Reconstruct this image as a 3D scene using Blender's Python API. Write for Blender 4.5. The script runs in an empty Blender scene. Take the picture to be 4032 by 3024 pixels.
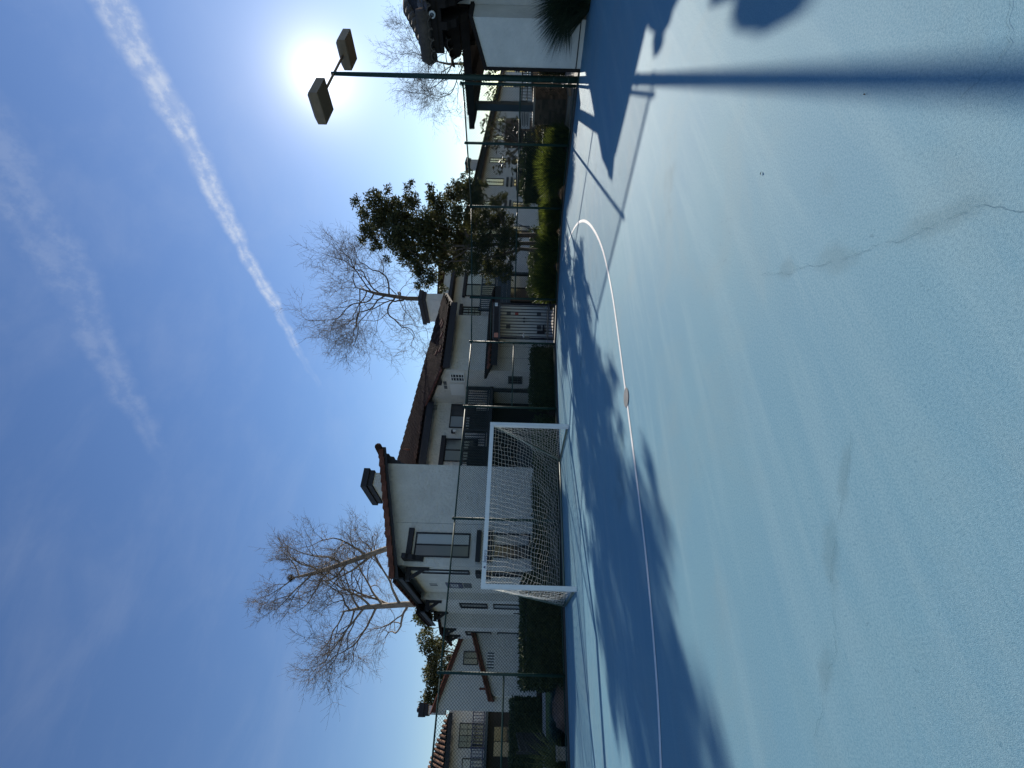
import bpy, math, random
import numpy as np
from mathutils import Vector, Matrix

# ------------------------------------------------------------------ scene, camera, sky, sun
S = bpy.context.scene
COL = S.collection
R = math.radians
random.seed(7)
rng = np.random.default_rng(7)

# World frame: +X runs along the left fence (to the right/back), +Y away past that fence, Z up. Metres.
cam_d = bpy.data.cameras.new('camera')
cam_d.sensor_fit = 'HORIZONTAL'; cam_d.sensor_width = 36.0
cam_d.lens = 36.0 * 1880.0 / 4032.0
cam_d.clip_end = 2000
cam = bpy.data.objects.new('camera', cam_d); COL.objects.link(cam)
RT = Vector((0.8275, -0.56078, 0.02792)); UP = Vector((-0.02507, 0.01277, 0.9996)); FW = Vector((0.56091, 0.82787, 0.00349))
M3 = Matrix((-UP, RT, -FW)).transposed()          # the phone is held on its side: picture right = down
cam.matrix_world = Matrix.Translation((0, 0, 1.43)) @ M3.to_4x4()
S.camera = cam

SUN_EL = R(19.65)
SUN_XY = Vector((0.918, 0.397)).normalized()       # horizontal direction towards the sun
sun_dir = Vector((SUN_XY.x * math.cos(SUN_EL), SUN_XY.y * math.cos(SUN_EL), math.sin(SUN_EL)))
sl = bpy.data.lights.new('sun', 'SUN'); sl.energy = 5.0; sl.angle = R(0.53); sl.color = (1.0, 0.93, 0.82)
so = bpy.data.objects.new('sun', sl); COL.objects.link(so)
so.rotation_euler = (-sun_dir).to_track_quat('-Z', 'Y').to_euler()

W = bpy.data.worlds.new('World'); S.world = W; W.use_nodes = True
nt = W.node_tree; N = nt.nodes; L = nt.links
for n in list(N): N.remove(n)
out = N.new('ShaderNodeOutputWorld'); bg = N.new('ShaderNodeBackground')
sky = N.new('ShaderNodeTexSky'); sky.sky_type = 'NISHITA'; sky.sun_disc = False
sky.sun_elevation = SUN_EL
sky.sun_rotation = math.atan2(SUN_XY.x, SUN_XY.y)
sky.altitude = 50; sky.air_density = 1.0; sky.dust_density = 0.05; sky.ozone_density = 1.8
bg.inputs['Strength'].default_value = 0.083
# thin cirrus: two old contrails that cross the whole sky as great circles
tc = N.new('ShaderNodeTexCoord')
def vmath(op, a, b=None):
    n = N.new('ShaderNodeVectorMath'); n.operation = op
    for i, v in enumerate((a, b)):
        if v is None: continue
        if hasattr(v, 'links'): L.new(v, n.inputs[i])
        else: n.inputs[i].default_value = v
    return n
def fm(op, a, b=None, c=None, clamp=False):
    n = N.new('ShaderNodeMath'); n.operation = op; n.use_clamp = clamp
    for i, v in enumerate((a, b, c)):
        if v is None: continue
        if hasattr(v, 'links'): L.new(v, n.inputs[i])
        else: n.inputs[i].default_value = v
    return n.outputs[0]
def mr(v, a, b, c=0.0, d=1.0):
    n = N.new('ShaderNodeMapRange'); n.interpolation_type = 'SMOOTHSTEP'
    L.new(v, n.inputs[0])
    for i, q in enumerate((a, b, c, d)): n.inputs[i + 1].default_value = q
    return n.outputs[0]
def noise(scale, detail, vec, rough=0.6, dist=0.0):
    n = N.new('ShaderNodeTexNoise'); n.inputs['Scale'].default_value = scale; n.inputs['Detail'].default_value = detail
    n.inputs['Roughness'].default_value = rough; n.inputs['Distortion'].default_value = dist
    L.new(vec, n.inputs['Vector']); return n.outputs['Fac']
dirv = vmath('NORMALIZE', tc.outputs['Generated']).outputs[0]
def contrail(normal, tangent, width, strength, t_fade, wob, holes):
    off = vmath('DOT_PRODUCT', dirv, normal).outputs['Value']
    along = vmath('DOT_PRODUCT', dirv, tangent).outputs['Value']
    n1 = noise(3.0, 3, dirv); off = fm('ADD', off, fm('MULTIPLY', fm('SUBTRACT', n1, 0.5), wob))
    n2 = noise(14.0, 4, dirv, 0.6, 0.0); off = fm('ADD', off, fm('MULTIPLY', fm('SUBTRACT', n2, 0.5), wob * 0.8))
    w = mr(along, t_fade[0], t_fade[3], width * 1.25, width * 0.35)
    rel = fm('DIVIDE', fm('ABSOLUTE', off), w)
    m = mr(rel, 1.15, 0.0)
    m = fm('MULTIPLY', m, mr(noise(34.0, 4, dirv, 0.65, 0.0), holes[0], holes[1], 0.35, 1.0))
    m = fm('MULTIPLY', m, mr(rel, 0.0, 0.42, 0.55, 1.0))
    m = fm('MULTIPLY', m, mr(along, t_fade[2], t_fade[3], 1.0, 0.0))
    return fm('MULTIPLY', m, strength)
n1v = Vector((0.5838, 0.0152, -0.8118)).normalized()
t1v = n1v.cross(Vector((0.788, 0.253, 0.561))).normalized()
if t1v.dot(Vector((0.541, 0.746, 0.39))) < 0: t1v = -t1v
n2v = Vector((0.6771, 0.2479, -0.6929)).normalized()
t2v = n2v.cross(Vector((0.627, 0.346, 0.698))).normalized()
if t2v.dot(Vector((0.361, 0.738, 0.571))) < 0: t2v = -t2v
T1 = [t1v.dot(Vector(v).normalized()) for v in ((0.788, 0.253, 0.561), (0.67, 0.537, 0.512), (0.62, 0.637, 0.458), (0.50, 0.80, 0.33))]
T2 = [t2v.dot(Vector(v).normalized()) for v in ((0.627, 0.346, 0.698), (0.479, 0.531, 0.699), (0.40, 0.65, 0.649), (0.34, 0.80, 0.50))]
m1 = contrail(tuple(n1v), tuple(t1v), 0.021, 0.66, T1, 0.036, (0.40, 0.64))
m2 = contrail(tuple(n2v), tuple(t2v), 0.042, 0.15, T2, 0.075, (0.36, 0.66))
veil = fm('MULTIPLY', mr(noise(4.0, 6, vmath('MULTIPLY', dirv, (1.0, 2.2, 3.0)).outputs[0], 0.6, 0.3), 0.40, 0.85), 0.06)
mask = fm('MAXIMUM', fm('MAXIMUM', m1, m2), veil)
mix = N.new('ShaderNodeMixRGB'); mix.blend_type = 'MIX'
hsv = N.new('ShaderNodeHueSaturation'); hsv.inputs['Saturation'].default_value = 1.16; hsv.inputs['Hue'].default_value = 0.511; L.new(sky.outputs[0], hsv.inputs['Color'])
# solar aureole of the thin high haze (Henyey-Greenstein forward scattering, g = 0.945)
cosang = vmath('DOT_PRODUCT', dirv, tuple(sun_dir)).outputs['Value']; G_ = 0.945
hg = fm('POWER', fm('DIVIDE', (1 - G_) ** 2, fm('MULTIPLY_ADD', cosang, -2 * G_, 1 + G_ * G_)), 1.5)
aur = N.new('ShaderNodeMixRGB'); aur.blend_type = 'ADD'; aur.inputs[0].default_value = 1.0
aum = vmath('SCALE', (1.0, 0.96, 0.88)); L.new(fm('MULTIPLY', hg, 8.5), aum.inputs['Scale'])
L.new(hsv.outputs[0], aur.inputs[1]); L.new(aum.outputs[0], aur.inputs[2])
L.new(mask, mix.inputs[0]); L.new(aur.outputs[0], mix.inputs[1]); mix.inputs[2].default_value = (6.0, 6.3, 6.6, 1)
L.new(mix.outputs[0], bg.inputs['Color']); L.new(bg.outputs[0], out.inputs[0])

S.view_settings.view_transform = 'Standard'; S.view_settings.look = 'None'
S.view_settings.gamma = 1.0; S.view_settings.use_curve_mapping = False
S.view_settings.exposure = 0.76
S.cycles.max_bounces = 5; S.cycles.diffuse_bounces = 3; S.cycles.glossy_bounces = 2; S.cycles.transmission_bounces = 3
S.cycles.caustics_reflective = False; S.cycles.caustics_refractive = False; S.cycles.use_adaptive_sampling = True; S.cycles.adaptive_threshold = 0.015

# ------------------------------------------------------------------ materials
MATS = {}
def mat(name, col, rough=0.8, var=0.0, vscale=4.0, bump=0.0, bscale=60.0, metal=0.0, spec=0.5, col2=None, trans=0.0, detail=5, bdist=0.02, rand=0.0, coat=0.0):
    if name in MATS: return MATS[name]
    m = bpy.data.materials.new(name); m.use_nodes = True; t = m.node_tree; ns = t.nodes; ls = t.links
    b = ns['Principled BSDF']; b.inputs['Roughness'].default_value = rough; b.inputs['Metallic'].default_value = metal
    b.inputs['Specular IOR Level'].default_value = spec; b.inputs['Coat Weight'].default_value = coat
    c1 = (*col, 1); b.inputs['Base Color'].default_value = c1
    co = ns.new('ShaderNodeTexCoord'); last = None
    if var > 0 or col2:
        nz = ns.new('ShaderNodeTexNoise'); nz.inputs['Scale'].default_value = vscale; nz.inputs['Detail'].default_value = detail
        nz.inputs['Roughness'].default_value = 0.65; ls.new(co.outputs['Object'], nz.inputs['Vector'])
        rp = ns.new('ShaderNodeValToRGB'); rp.color_ramp.elements[0].position = 0.32; rp.color_ramp.elements[1].position = 0.68
        cb = col2 if col2 else tuple(min(1, c * (1 + var)) for c in col)
        ca = col if col2 else tuple(c * (1 - var) for c in col)
        rp.color_ramp.elements[0].color = (*ca, 1); rp.color_ramp.elements[1].color = (*cb, 1)
        ls.new(nz.outputs['Fac'], rp.inputs[0]); last = rp.outputs[0]
        ls.new(last, b.inputs['Base Color'])
    if rand > 0:
        oi = ns.new('ShaderNodeObjectInfo'); hs = ns.new('ShaderNodeHueSaturation')
        mp = ns.new('ShaderNodeMapRange'); mp.inputs[3].default_value = 1 - rand; mp.inputs[4].default_value = 1 + rand
        ls.new(oi.outputs['Random'], mp.inputs[0]); ls.new(mp.outputs[0], hs.inputs['Value'])
        if last: ls.new(last, hs.inputs['Color'])
        else: hs.inputs['Color'].default_value = c1
        ls.new(hs.outputs[0], b.inputs['Base Color']); last = hs.outputs[0]
    if bump > 0:
        n2 = ns.new('ShaderNodeTexNoise'); n2.inputs['Scale'].default_value = bscale; n2.inputs['Detail'].default_value = 4
        ls.new(co.outputs['Object'], n2.inputs['Vector'])
        bp = ns.new('ShaderNodeBump'); bp.inputs['Strength'].default_value = bump; bp.inputs['Distance'].default_value = bdist
        ls.new(n2.outputs['Fac'], bp.inputs['Height']); ls.new(bp.outputs[0], b.inputs['Normal'])
    if trans > 0:
        tr = ns.new('ShaderNodeBsdfTranslucent'); mx = ns.new('ShaderNodeMixShader'); mx.inputs[0].default_value = trans
        if last: ls.new(last, tr.inputs[0])
        else: tr.inputs[0].default_value = c1
        o = ns['Material Output']; ls.new(b.outputs[0], mx.inputs[1]); ls.new(tr.outputs[0], mx.inputs[2]); ls.new(mx.outputs[0], o.inputs[0])
    MATS[name] = m
    return m

stucco = mat('stucco', (0.62, 0.60, 0.555), 0.95, 0.09, 1.3, 0.9, 8.0, bdist=0.08)
stucco_club = mat('stucco_club', (0.60, 0.585, 0.54), 0.95, 0.09, 2.2, 0.5, 14.0, bdist=0.04)
trim = mat('dark_trim', (0.020, 0.020, 0.026), 0.75, 0.2, 6)
wood_dark = mat('dark_wood', (0.024, 0.020, 0.018), 0.9, 0.25, 5, spec=0.1)
tile_red = mat('clay_tile', (0.15, 0.062, 0.044), 0.95, 0.35, 3.0, 0.3, 30, rand=0.25, spec=0.1)
tile_brown = mat('clay_tile_brown', (0.042, 0.023, 0.018), 0.95, 0.35, 3.0, 0.3, 30, rand=0.5, spec=0.05)
tile_old = mat('clay_tile_old', (0.085, 0.066, 0.052), 0.9, 0.35, 7.0, 0.8, 18, rand=0.2)
glass_dark = mat('glass_dark', (0.045, 0.05, 0.058), 0.08, spec=0.8)
glass_blind = mat('glass_blind', (0.30, 0.33, 0.35), 0.12, 0.06, 1.0, spec=0.8)
glass_tan = mat('glass_curtain', (0.20, 0.185, 0.15), 0.15, 0.2, 3.0, spec=0.8)
green_pipe = mat('green_pipe', (0.014, 0.040, 0.032), 0.5, 0.15, 9, spec=0.3)
green_wire = mat('green_wire', (0.012, 0.026, 0.022), 0.9, spec=0.0)
black_iron = mat('black_iron', (0.010, 0.011, 0.018), 0.45)
white_paint = mat('white_paint', (0.80, 0.80, 0.79), 0.35, 0.04, 5)
net_cord = mat('net_cord', (0.62, 0.61, 0.57), 0.9)
steel = mat('galvanised', (0.42, 0.43, 0.44), 0.4, 0.1, 10, metal=0.8)
white_plain = mat('white_plain', (0.72, 0.72, 0.70), 0.6)
bark_pale = mat('bark_pale', (0.27, 0.235, 0.195), 0.9, vscale=3.0, col2=(0.13, 0.105, 0.085), bump=0.4, bscale=14)
bark_twig = mat('bark_twig', (0.15, 0.125, 0.105), 0.9, 0.3, 3)
bark_dark = mat('bark_dark', (0.10, 0.082, 0.068), 0.95, 0.35, 6, 0.6, 24)
leaf_tree = mat('leaf_tree', (0.020, 0.034, 0.012), 0.65, vscale=5.0, col2=(0.095, 0.085, 0.026), trans=0.32)
leaf_hedge = mat('leaf_hedge', (0.015, 0.030, 0.011), 0.6, vscale=9.0, col2=(0.068, 0.085, 0.030), trans=0.28)
leaf_far = mat('leaf_far', (0.035, 0.055, 0.020), 0.6, vscale=0.7, col2=(0.105, 0.105, 0.032), trans=0.3)
leaf_dry = mat('leaf_dry', (0.085, 0.060, 0.022), 0.7, vscale=2.0, col2=(0.060, 0.072, 0.020), trans=0.3)
leaf_glossy = mat('leaf_glossy', (0.025, 0.035, 0.014), 0.5, vscale=2.0, col2=(0.070, 0.048, 0.020), trans=0.2)
grass_gold = mat('grass_gold', (0.030, 0.062, 0.010), 0.6, vscale=26.0, col2=(0.135, 0.15, 0.022), trans=0.5)
grass_dark = mat('grass_dark', (0.012, 0.028, 0.012), 0.55, vscale=2.0, col2=(0.030, 0.046, 0.018), trans=0.2)
grass_blue = mat('grass_blue', (0.055, 0.095, 0.100), 0.7, vscale=3.0, col2=(0.030, 0.065, 0.060), trans=0.2)
grass_straw = mat('grass_straw', (0.20, 0.19, 0.075), 0.7, vscale=3.0, col2=(0.085, 0.11, 0.03), trans=0.3)
lawn_m = mat('lawn', (0.045, 0.085, 0.014), 0.9, vscale=3.0, col2=(0.085, 0.12, 0.020), bump=0.6, bscale=80)
soil = mat('soil', (0.050, 0.038, 0.028), 1.0, 0.35, 3.0, 0.8, 25, spec=0.0)
concrete = mat('concrete', (0.33, 0.30, 0.26), 0.9, 0.12, 2.0, 0.3, 40)
rock_m = mat('boulder', (0.15, 0.10, 0.08), 0.9, 0.25, 4, 0.7, 12)
stone_m = mat('ledge_stone', (0.115, 0.082, 0.060), 0.9, 0.25, 8, 0.6, 40, rand=0.45)
stone_cap = mat('stone_cap', (0.34, 0.31, 0.27), 0.9, 0.1, 6)
brace_m = mat('brace_green', (0.11, 0.15, 0.13), 0.5, 0.1, 6)
lamp_m = mat('lamp_bronze', (0.19, 0.125, 0.065), 0.55, 0.15, 6)
lens_m = mat('lamp_lens', (0.22, 0.16, 0.09), 0.3)
navy_sign = mat('navy_sign', (0.030, 0.032, 0.085), 0.5)
red_sign = mat('red_sign', (0.42, 0.075, 0.055), 0.6)
orange_sign = mat('orange_sign', (0.42, 0.15, 0.10), 0.6)
ink = mat('ink_blue', (0.012, 0.022, 0.12), 0.5)
grey_vent = mat('vent_grey', (0.10, 0.105, 0.11), 0.7)
balcony_m = mat('balcony_wood', (0.030, 0.034, 0.040), 0.7, 0.2, 5)
balcony_blue = mat('balcony_blue', (0.040, 0.060, 0.080), 0.7, 0.15, 5)
interior = mat('interior_shade', (0.018, 0.018, 0.020), 0.9)  # flat dark tone standing in for unlit recesses and rooms
siding = mat('siding_white', (0.66, 0.64, 0.58), 0.85, 0.04, 2)

def court_material():
    m = bpy.data.materials.new('court_acrylic'); m.use_nodes = True; t = m.node_tree; ns = t.nodes; ls = t.links
    b = ns['Principled BSDF']
    co = ns.new('ShaderNodeTexCoord'); P = co.outputs['Object']
    def nz(sc, det, ro=0.6, dist=0.0, vec=None):
        n = ns.new('ShaderNodeTexNoise'); n.inputs['Scale'].default_value = sc; n.inputs['Detail'].default_value = det
        n.inputs['Roughness'].default_value = ro; n.inputs['Distortion'].default_value = dist
        ls.new(vec or P, n.inputs['Vector']); return n.outputs['Fac']
    def rng_(v, a, b_, c=0.0, d=1.0):
        n = ns.new('ShaderNodeMapRange'); n.interpolation_type = 'SMOOTHSTEP'; ls.new(v, n.inputs[0])
        for i, q in enumerate((a, b_, c, d)): n.inputs[i + 1].default_value = q
        return n.outputs[0]
    def mixc(f, a, b_, bt='MIX'):
        n = ns.new('ShaderNodeMixRGB'); n.blend_type = bt
        if hasattr(f, 'links'): ls.new(f, n.inputs[0])
        else: n.inputs[0].default_value = f
        for i, v in ((1, a), (2, b_)):
            if hasattr(v, 'links'): ls.new(v, n.inputs[i])
            else: n.inputs[i].default_value = (*v, 1)
        return n.outputs[0]
    def mth(op, a, b_=None):
        n = ns.new('ShaderNodeMath'); n.operation = op
        for i, v in ((0, a), (1, b_)):
            if v is None: continue
            if hasattr(v, 'links'): ls.new(v, n.inputs[i])
            else: n.inputs[i].default_value = v
        return n.outputs[0]
    pn = nz(11.0, 3)
    c = mixc(rng_(nz(0.35, 3), 0.35, 0.65), (0.096, 0.254, 0.362), (0.122, 0.282, 0.366))
    # squeegee streaks of the coating, laid along X and slightly across
    mp = ns.new('ShaderNodeMapping'); mp.inputs['Scale'].default_value = (0.35, 3.4, 1); mp.inputs['Rotation'].default_value = (0, 0, R(-20)); ls.new(P, mp.inputs[0])
    st = nz(1.0, 4, 0.6, 0.4, mp.outputs[0])
    c = mixc(rng_(st, 0.45, 0.68, 0.0, 0.65), c, (0.178, 0.328, 0.405))
    c = mixc(rng_(nz(0.8, 5, 0.65, 0.5), 0.46, 0.70, 0.0, 0.55), c, (0.175, 0.280, 0.320))
    # fine sand texture
    fine = nz(300.0, 2, 0.8)
    c = mixc(rng_(fine, 0.36, 0.64, 0.0, 0.55), c, mixc(0.5, c, (0.27, 0.40, 0.43)))
    c = mixc(rng_(nz(105.0, 3, 0.85), 0.40, 0.62, 0.0, 0.50), mixc(0.16, c, (0.42, 0.52, 0.52)), mixc(0.55, c, (0.040, 0.130, 0.190)))
    c = mixc(rng_(nz(46.0, 3, 0.8, 0.6), 0.60, 0.74, 0.0, 0.35), c, (0.040, 0.130, 0.190))
    # worn damp patches round the cracks
    wp = mth('MULTIPLY', rng_(nz(0.55, 3, 0.5, 0.3), 0.60, 0.72), rng_(nz(3.5, 4), 0.40, 0.62))
    c = mixc(mth('MULTIPLY', wp, 0.45), c, (0.095, 0.165, 0.175))
    # worn damp patches where the slab has cracked
    for (cx, cy, rx, ry, rot) in ((1.70, 1.44, 0.13, 0.055, 40), (1.96, 1.73, 0.08, 0.05, 40), (1.40, 1.00, 0.16, 0.04, 62), (0.60, 2.16, 0.15, 0.045, -30), (0.17, 2.47, 0.11, 0.04, -45), (0.86, 1.90, 0.12, 0.03, -40)):
        mp2 = ns.new('ShaderNodeMapping'); mp2.vector_type = 'TEXTURE'; mp2.inputs['Location'].default_value = (cx, cy, 0); mp2.inputs['Rotation'].default_value = (0, 0, R(rot)); mp2.inputs['Scale'].default_value = (rx * 1.5, ry * 1.7, 1)
        ls.new(P, mp2.inputs[0]); ln = ns.new('ShaderNodeVectorMath'); ln.operation = 'LENGTH'; ls.new(mp2.outputs[0], ln.inputs[0])
        e = mth('ADD', ln.outputs['Value'], mth('MULTIPLY', mth('SUBTRACT', pn, 0.5), 1.1))
        c = mixc(rng_(e, 0.25, 1.0, 0.30, 0.0), c, (0.095, 0.165, 0.185))
    # scuffs
    sc = mth('MULTIPLY', rng_(nz(9.0, 3, 0.75, 2.5), 0.655, 0.70), rng_(nz(0.7, 2), 0.48, 0.6))
    c = mixc(mth('MULTIPLY', sc, 0.3), c, (0.03, 0.085, 0.125))
    ls.new(c, b.inputs['Base Color'])
    b.inputs['Roughness'].default_value = 0.78; b.inputs['Specular IOR Level'].default_value = 0.18; b.inputs['IOR'].default_value = 1.3
    hgt = fine
    bmp = ns.new('ShaderNodeBump'); bmp.inputs['Strength'].default_value = 0.36; bmp.inputs['Distance'].default_value = 0.004
    ls.new(hgt, bmp.inputs['Height']); ls.new(bmp.outputs[0], b.inputs['Normal'])
    return m

# ------------------------------------------------------------------ mesh helpers
class MB:
    """collects shapes, then links them as one mesh object"""
    def __init__(s): s.v = []; s.f = []
    def add(s, vs, fs):
        o = len(s.v); s.v += [tuple(map(float, p)) for p in vs]; s.f += [tuple(o + i for i in f) for f in fs]; return s
    def box(s, x0, x1, y0, y1, z0, z1):
        return s.add([(x0, y0, z0), (x1, y0, z0), (x1, y1, z0), (x0, y1, z0), (x0, y0, z1), (x1, y0, z1), (x1, y1, z1), (x0, y1, z1)],
                     [(0, 3, 2, 1), (4, 5, 6, 7), (0, 1, 5, 4), (1, 2, 6, 5), (2, 3, 7, 6), (3, 0, 4, 7)])
    def prism(s, poly, vec):
        n = len(poly); v = Vector(vec)
        vs = list(map(Vector, poly)) + [Vector(p) + v for p in poly]
        return s.add(vs, [tuple(range(n - 1, -1, -1)), tuple(range(n, 2 * n))] + [(i, (i + 1) % n, n + (i + 1) % n, n + i) for i in range(n)])
    def beam(s, p, q, w, h):
        p = Vector(p); q = Vector(q); d = (q - p).normalized(); up = Vector((0, 0, 1))
        if abs(d.z) > 0.95: up = Vector((1, 0, 0))
        x = d.cross(up).normalized() * w / 2; y = x.cross(d).normalized() * h / 2
        return s.prism([p - x - y, p + x - y, p + x + y, p - x + y], q - p)
    def tube(s, pts, rad, n=6, cap=True):
        pts = [Vector(p) for p in pts]; rs = rad if hasattr(rad, '__len__') else [rad] * len(pts)
        o = len(s.v); ref = None
        for i, p in enumerate(pts):
            d = (pts[min(i + 1, len(pts) - 1)] - pts[max(i - 1, 0)])
            d = d.normalized() if d.length > 1e-9 else Vector((0, 0, 1))
            if ref is None: ref = Vector((1, 0, 0)) if abs(d.x) < 0.8 else Vector((0, 1, 0))
            x = d.cross(ref)
            if x.length < 1e-4: x = d.orthogonal()
            x.normalize(); y = d.cross(x); ref = -d.cross(x).cross(d) if False else ref
            for k in range(n):
                a = 2 * math.pi * k / n; q = p + (x * math.cos(a) + y * math.sin(a)) * rs[i]; s.v.append((q.x, q.y, q.z))
        for i in range(len(pts) - 1):
            for k in range(n):
                k2 = (k + 1) % n; s.f.append((o + i * n + k, o + i * n + k2, o + (i + 1) * n + k2, o + (i + 1) * n + k))
        if cap:
            s.f.append(tuple(o + k for k in range(n - 1, -1, -1))); e = o + (len(pts) - 1) * n; s.f.append(tuple(e + k for k in range(n)))
        return s
    def mesh(s, name):
        m = bpy.data.meshes.new(name); m.from_pydata(s.v, [], s.f); m.update(); return m
    def build(s, name, material, parent=None, smooth=False, origin=None):
        if origin is not None:
            o = Vector(origin); s.v = [(x - o.x, y - o.y, z - o.z) for x, y, z in s.v]
        m = s.mesh(name); m.materials.append(material)
        if smooth: m.shade_smooth()
        return link(name, m, parent, origin)
def link(name, m, parent=None, loc=None):
    ob = bpy.data.objects.new(name, m); COL.objects.link(ob)
    if loc is not None: ob.location = loc
    if parent is not None:
        ob.parent = parent
        if loc is not None: ob.location = Vector(loc)
    return ob
def tag(o, label, cat, group=None, kind=None):
    o['label'] = label; o['category'] = cat
    if group: o['group'] = group
    if kind: o['kind'] = kind
    return o
def thing(name, label, cat, group=None):
    # every part's vertices are given in world coordinates, so the Empty sits at the origin of the part space
    o = bpy.data.objects.new(name, None); COL.objects.link(o); o.empty_display_size = 0.2
    return tag(o, label, cat, group)
def settle(root):
    """move a thing's Empty to the base of its parts without moving the parts"""
    bpy.context.view_layer.update()
    pts = []
    def walk(o, acc):
        for ch in o.children:
            if ch.type == 'MESH' and len(ch.data.vertices):
                mw = ch.matrix_world
                for c in ch.bound_box: acc.append(mw @ Vector(c))
            walk(ch, acc)
    walk(root, pts)
    if not pts: return root
    b = Vector(((min(p.x for p in pts) + max(p.x for p in pts)) / 2, (min(p.y for p in pts) + max(p.y for p in pts)) / 2, min(p.z for p in pts)))
    root.location = b
    for ch in root.children: ch.location = ch.location - b
    return root
def struct(o):
    o['kind'] = 'structure'; return o
def part(name, m, parent, *boxes, smooth=False):
    b = MB()
    for q in boxes: b.box(*q)
    return b.build(name, m, parent, smooth)
def quads_mesh(name, V, nper, material):
    """V: (k*nper,3) array of separate polygons with nper corners"""
    k = len(V) // nper
    me = bpy.data.meshes.new(name); me.vertices.add(len(V)); me.vertices.foreach_set('co', np.ascontiguousarray(V, dtype=np.float32).ravel())
    me.loops.add(len(V)); me.loops.foreach_set('vertex_index', np.arange(len(V), dtype=np.int32))
    me.polygons.add(k); me.polygons.foreach_set('loop_start', np.arange(0, len(V), nper, dtype=np.int32))
    me.update(calc_edges=True); me.materials.append(material); return me
def leaves(points, size, rnd, aspect=0.5, up_bias=0.0):
    """rhombic leaves at the points, random orientation"""
    n = len(points)
    d = rnd.normal(size=(n, 3)); d[:, 2] += up_bias; d /= np.linalg.norm(d, axis=1)[:, None]
    e = rnd.normal(size=(n, 3)); s = np.cross(d, e); s /= np.linalg.norm(s, axis=1)[:, None] + 1e-9
    L_ = size * rnd.uniform(0.6, 1.3, (n, 1)); Wd = L_ * aspect
    V = np.stack([points, points + d * L_ * 0.5 + s * Wd * 0.5, points + d * L_, points + d * L_ * 0.5 - s * Wd * 0.5], 1)
    return V.reshape(-1, 3)
def blades(base, tip, width, bend, rnd):
    """grass blades: two-segment strips from base to tip, drooping"""
    n = len(base); d = tip - base
    side = np.cross(d, rnd.normal(size=(n, 3))); side /= np.linalg.norm(side, axis=1)[:, None] + 1e-9
    mid = base + d * 0.55; mid[:, 2] += bend
    w = width * rnd.uniform(0.6, 1.3, (n, 1))
    q1 = np.stack([base - side * w, base + side * w, mid + side * w * 0.8, mid - side * w * 0.8], 1)
    q2 = np.stack([mid - side * w * 0.8, mid + side * w * 0.8, tip + side * w * 0.1, tip - side * w * 0.1], 1)
    return np.concatenate([q1, q2]).reshape(-1, 3)

# ------------------------------------------------------------------ ground, court, paths
def sheet(name, poly, z, material, thick=0.0):
    b = MB()
    if thick: b.prism([(x, y, z - thick) for x, y in poly], (0, 0, thick))
    else: b.add([(x, y, z) for x, y in poly], [tuple(range(len(poly)))])
    return struct(b.build(name, material))
sheet('ground', [(-300, -300), (400, -300), (400, 400), (-300, 400)], -0.06, soil)
COURT = [(-32, -26), (13.15, -26), (13.15, 9.55), (11.6, 11.85), (10.5, 12.95), (-32, 12.95)]
court = sheet('court', COURT, 0.0, court_material(), 0.05)
sheet('lawn', [(-14, 15.6), (1.2, 15.6), (1.2, 20.5), (-14, 20.5)], -0.03, lawn_m, 0.03)
sheet('footpath', [(-14, 20.6), (1.9, 20.6), (1.9, 22.3), (-14, 22.3)], -0.025, concrete, 0.03)
sheet('footpath', [(-14, 14.6), (0.0, 14.6), (0.0, 15.5), (-14, 15.5)], -0.025, concrete, 0.03)
sheet('footpath', [(10.9, 13.0), (11.75, 12.25), (13.6, 14.6), (16.2, 16.8), (12.0, 16.8)], -0.02, concrete, 0.03)
sheet('pool_terrace', [(13.4, 4.9), (13.45, 6.9), (14.6, 7.8), (18, 8.2), (40, 11.0), (40, -6), (16, -6), (16, 4.9)], -0.02, concrete, 0.03)

# painted goal area: straight run with two curved ends, mirrored about the penalty mark
half = [(3.2, 5.07), (4.8, 5.08), (5.25, 5.12), (5.67, 5.18), (6.18, 5.28), (6.66, 5.43), (7.24, 5.67), (8.04, 6.08), (8.87, 6.62), (9.71, 7.33), (10.52, 8.26), (11.34, 9.5), (11.75, 10.3)]
def smooth_poly(pts, n=3):
    for _ in range(n):
        q = [pts[0]]
        for a, b in zip(pts[:-1], pts[1:]):
            q += [(a[0] * .75 + b[0] * .25, a[1] * .75 + b[1] * .25), (a[0] * .25 + b[0] * .75, a[1] * .25 + b[1] * .75)]
        pts = q + [pts[-1]]
    return pts
hp = smooth_poly(half); full = [(6.4 - x, y) for x, y in reversed(hp)] + hp[1:]
def ribbon(name, pts, w, z, m, th=0.004):
    vs = []; fs = []
    for i, p in enumerate(pts):
        a = Vector(pts[max(i - 1, 0)]); c = Vector(pts[min(i + 1, len(pts) - 1)]); d = (c - a).normalized(); nrm = Vector((-d.y, d.x)) * w / 2
        for s_ in (1, -1):
            vs.append((p[0] + nrm.x * s_, p[1] + nrm.y * s_, z))
    for i in range(len(pts) - 1): fs.append((2 * i + 1, 2 * i + 3, 2 * i + 2, 2 * i))
    return MB().add(vs, fs).build(name, m)
line_m = mat('court_line', (0.74, 0.73, 0.69), 0.6, 0.10, 9, spec=0.3)
struct(ribbon('goal_area_line', full, 0.062, 0.004, line_m))
dot = MB(); dot.add([(3.28 + 0.125 * math.cos(2 * math.pi * k / 28), 5.07 + 0.125 * math.sin(2 * math.pi * k / 28), 0.008) for k in range(28)], [tuple(range(28))])
struct(dot.build('penalty_mark', mat('mark_grey', (0.13, 0.135, 0.138), 0.7, 0.25, 14)))
edge_m = mat('edge_joint', (0.34, 0.45, 0.50), 0.7, 0.2, 6)
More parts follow.
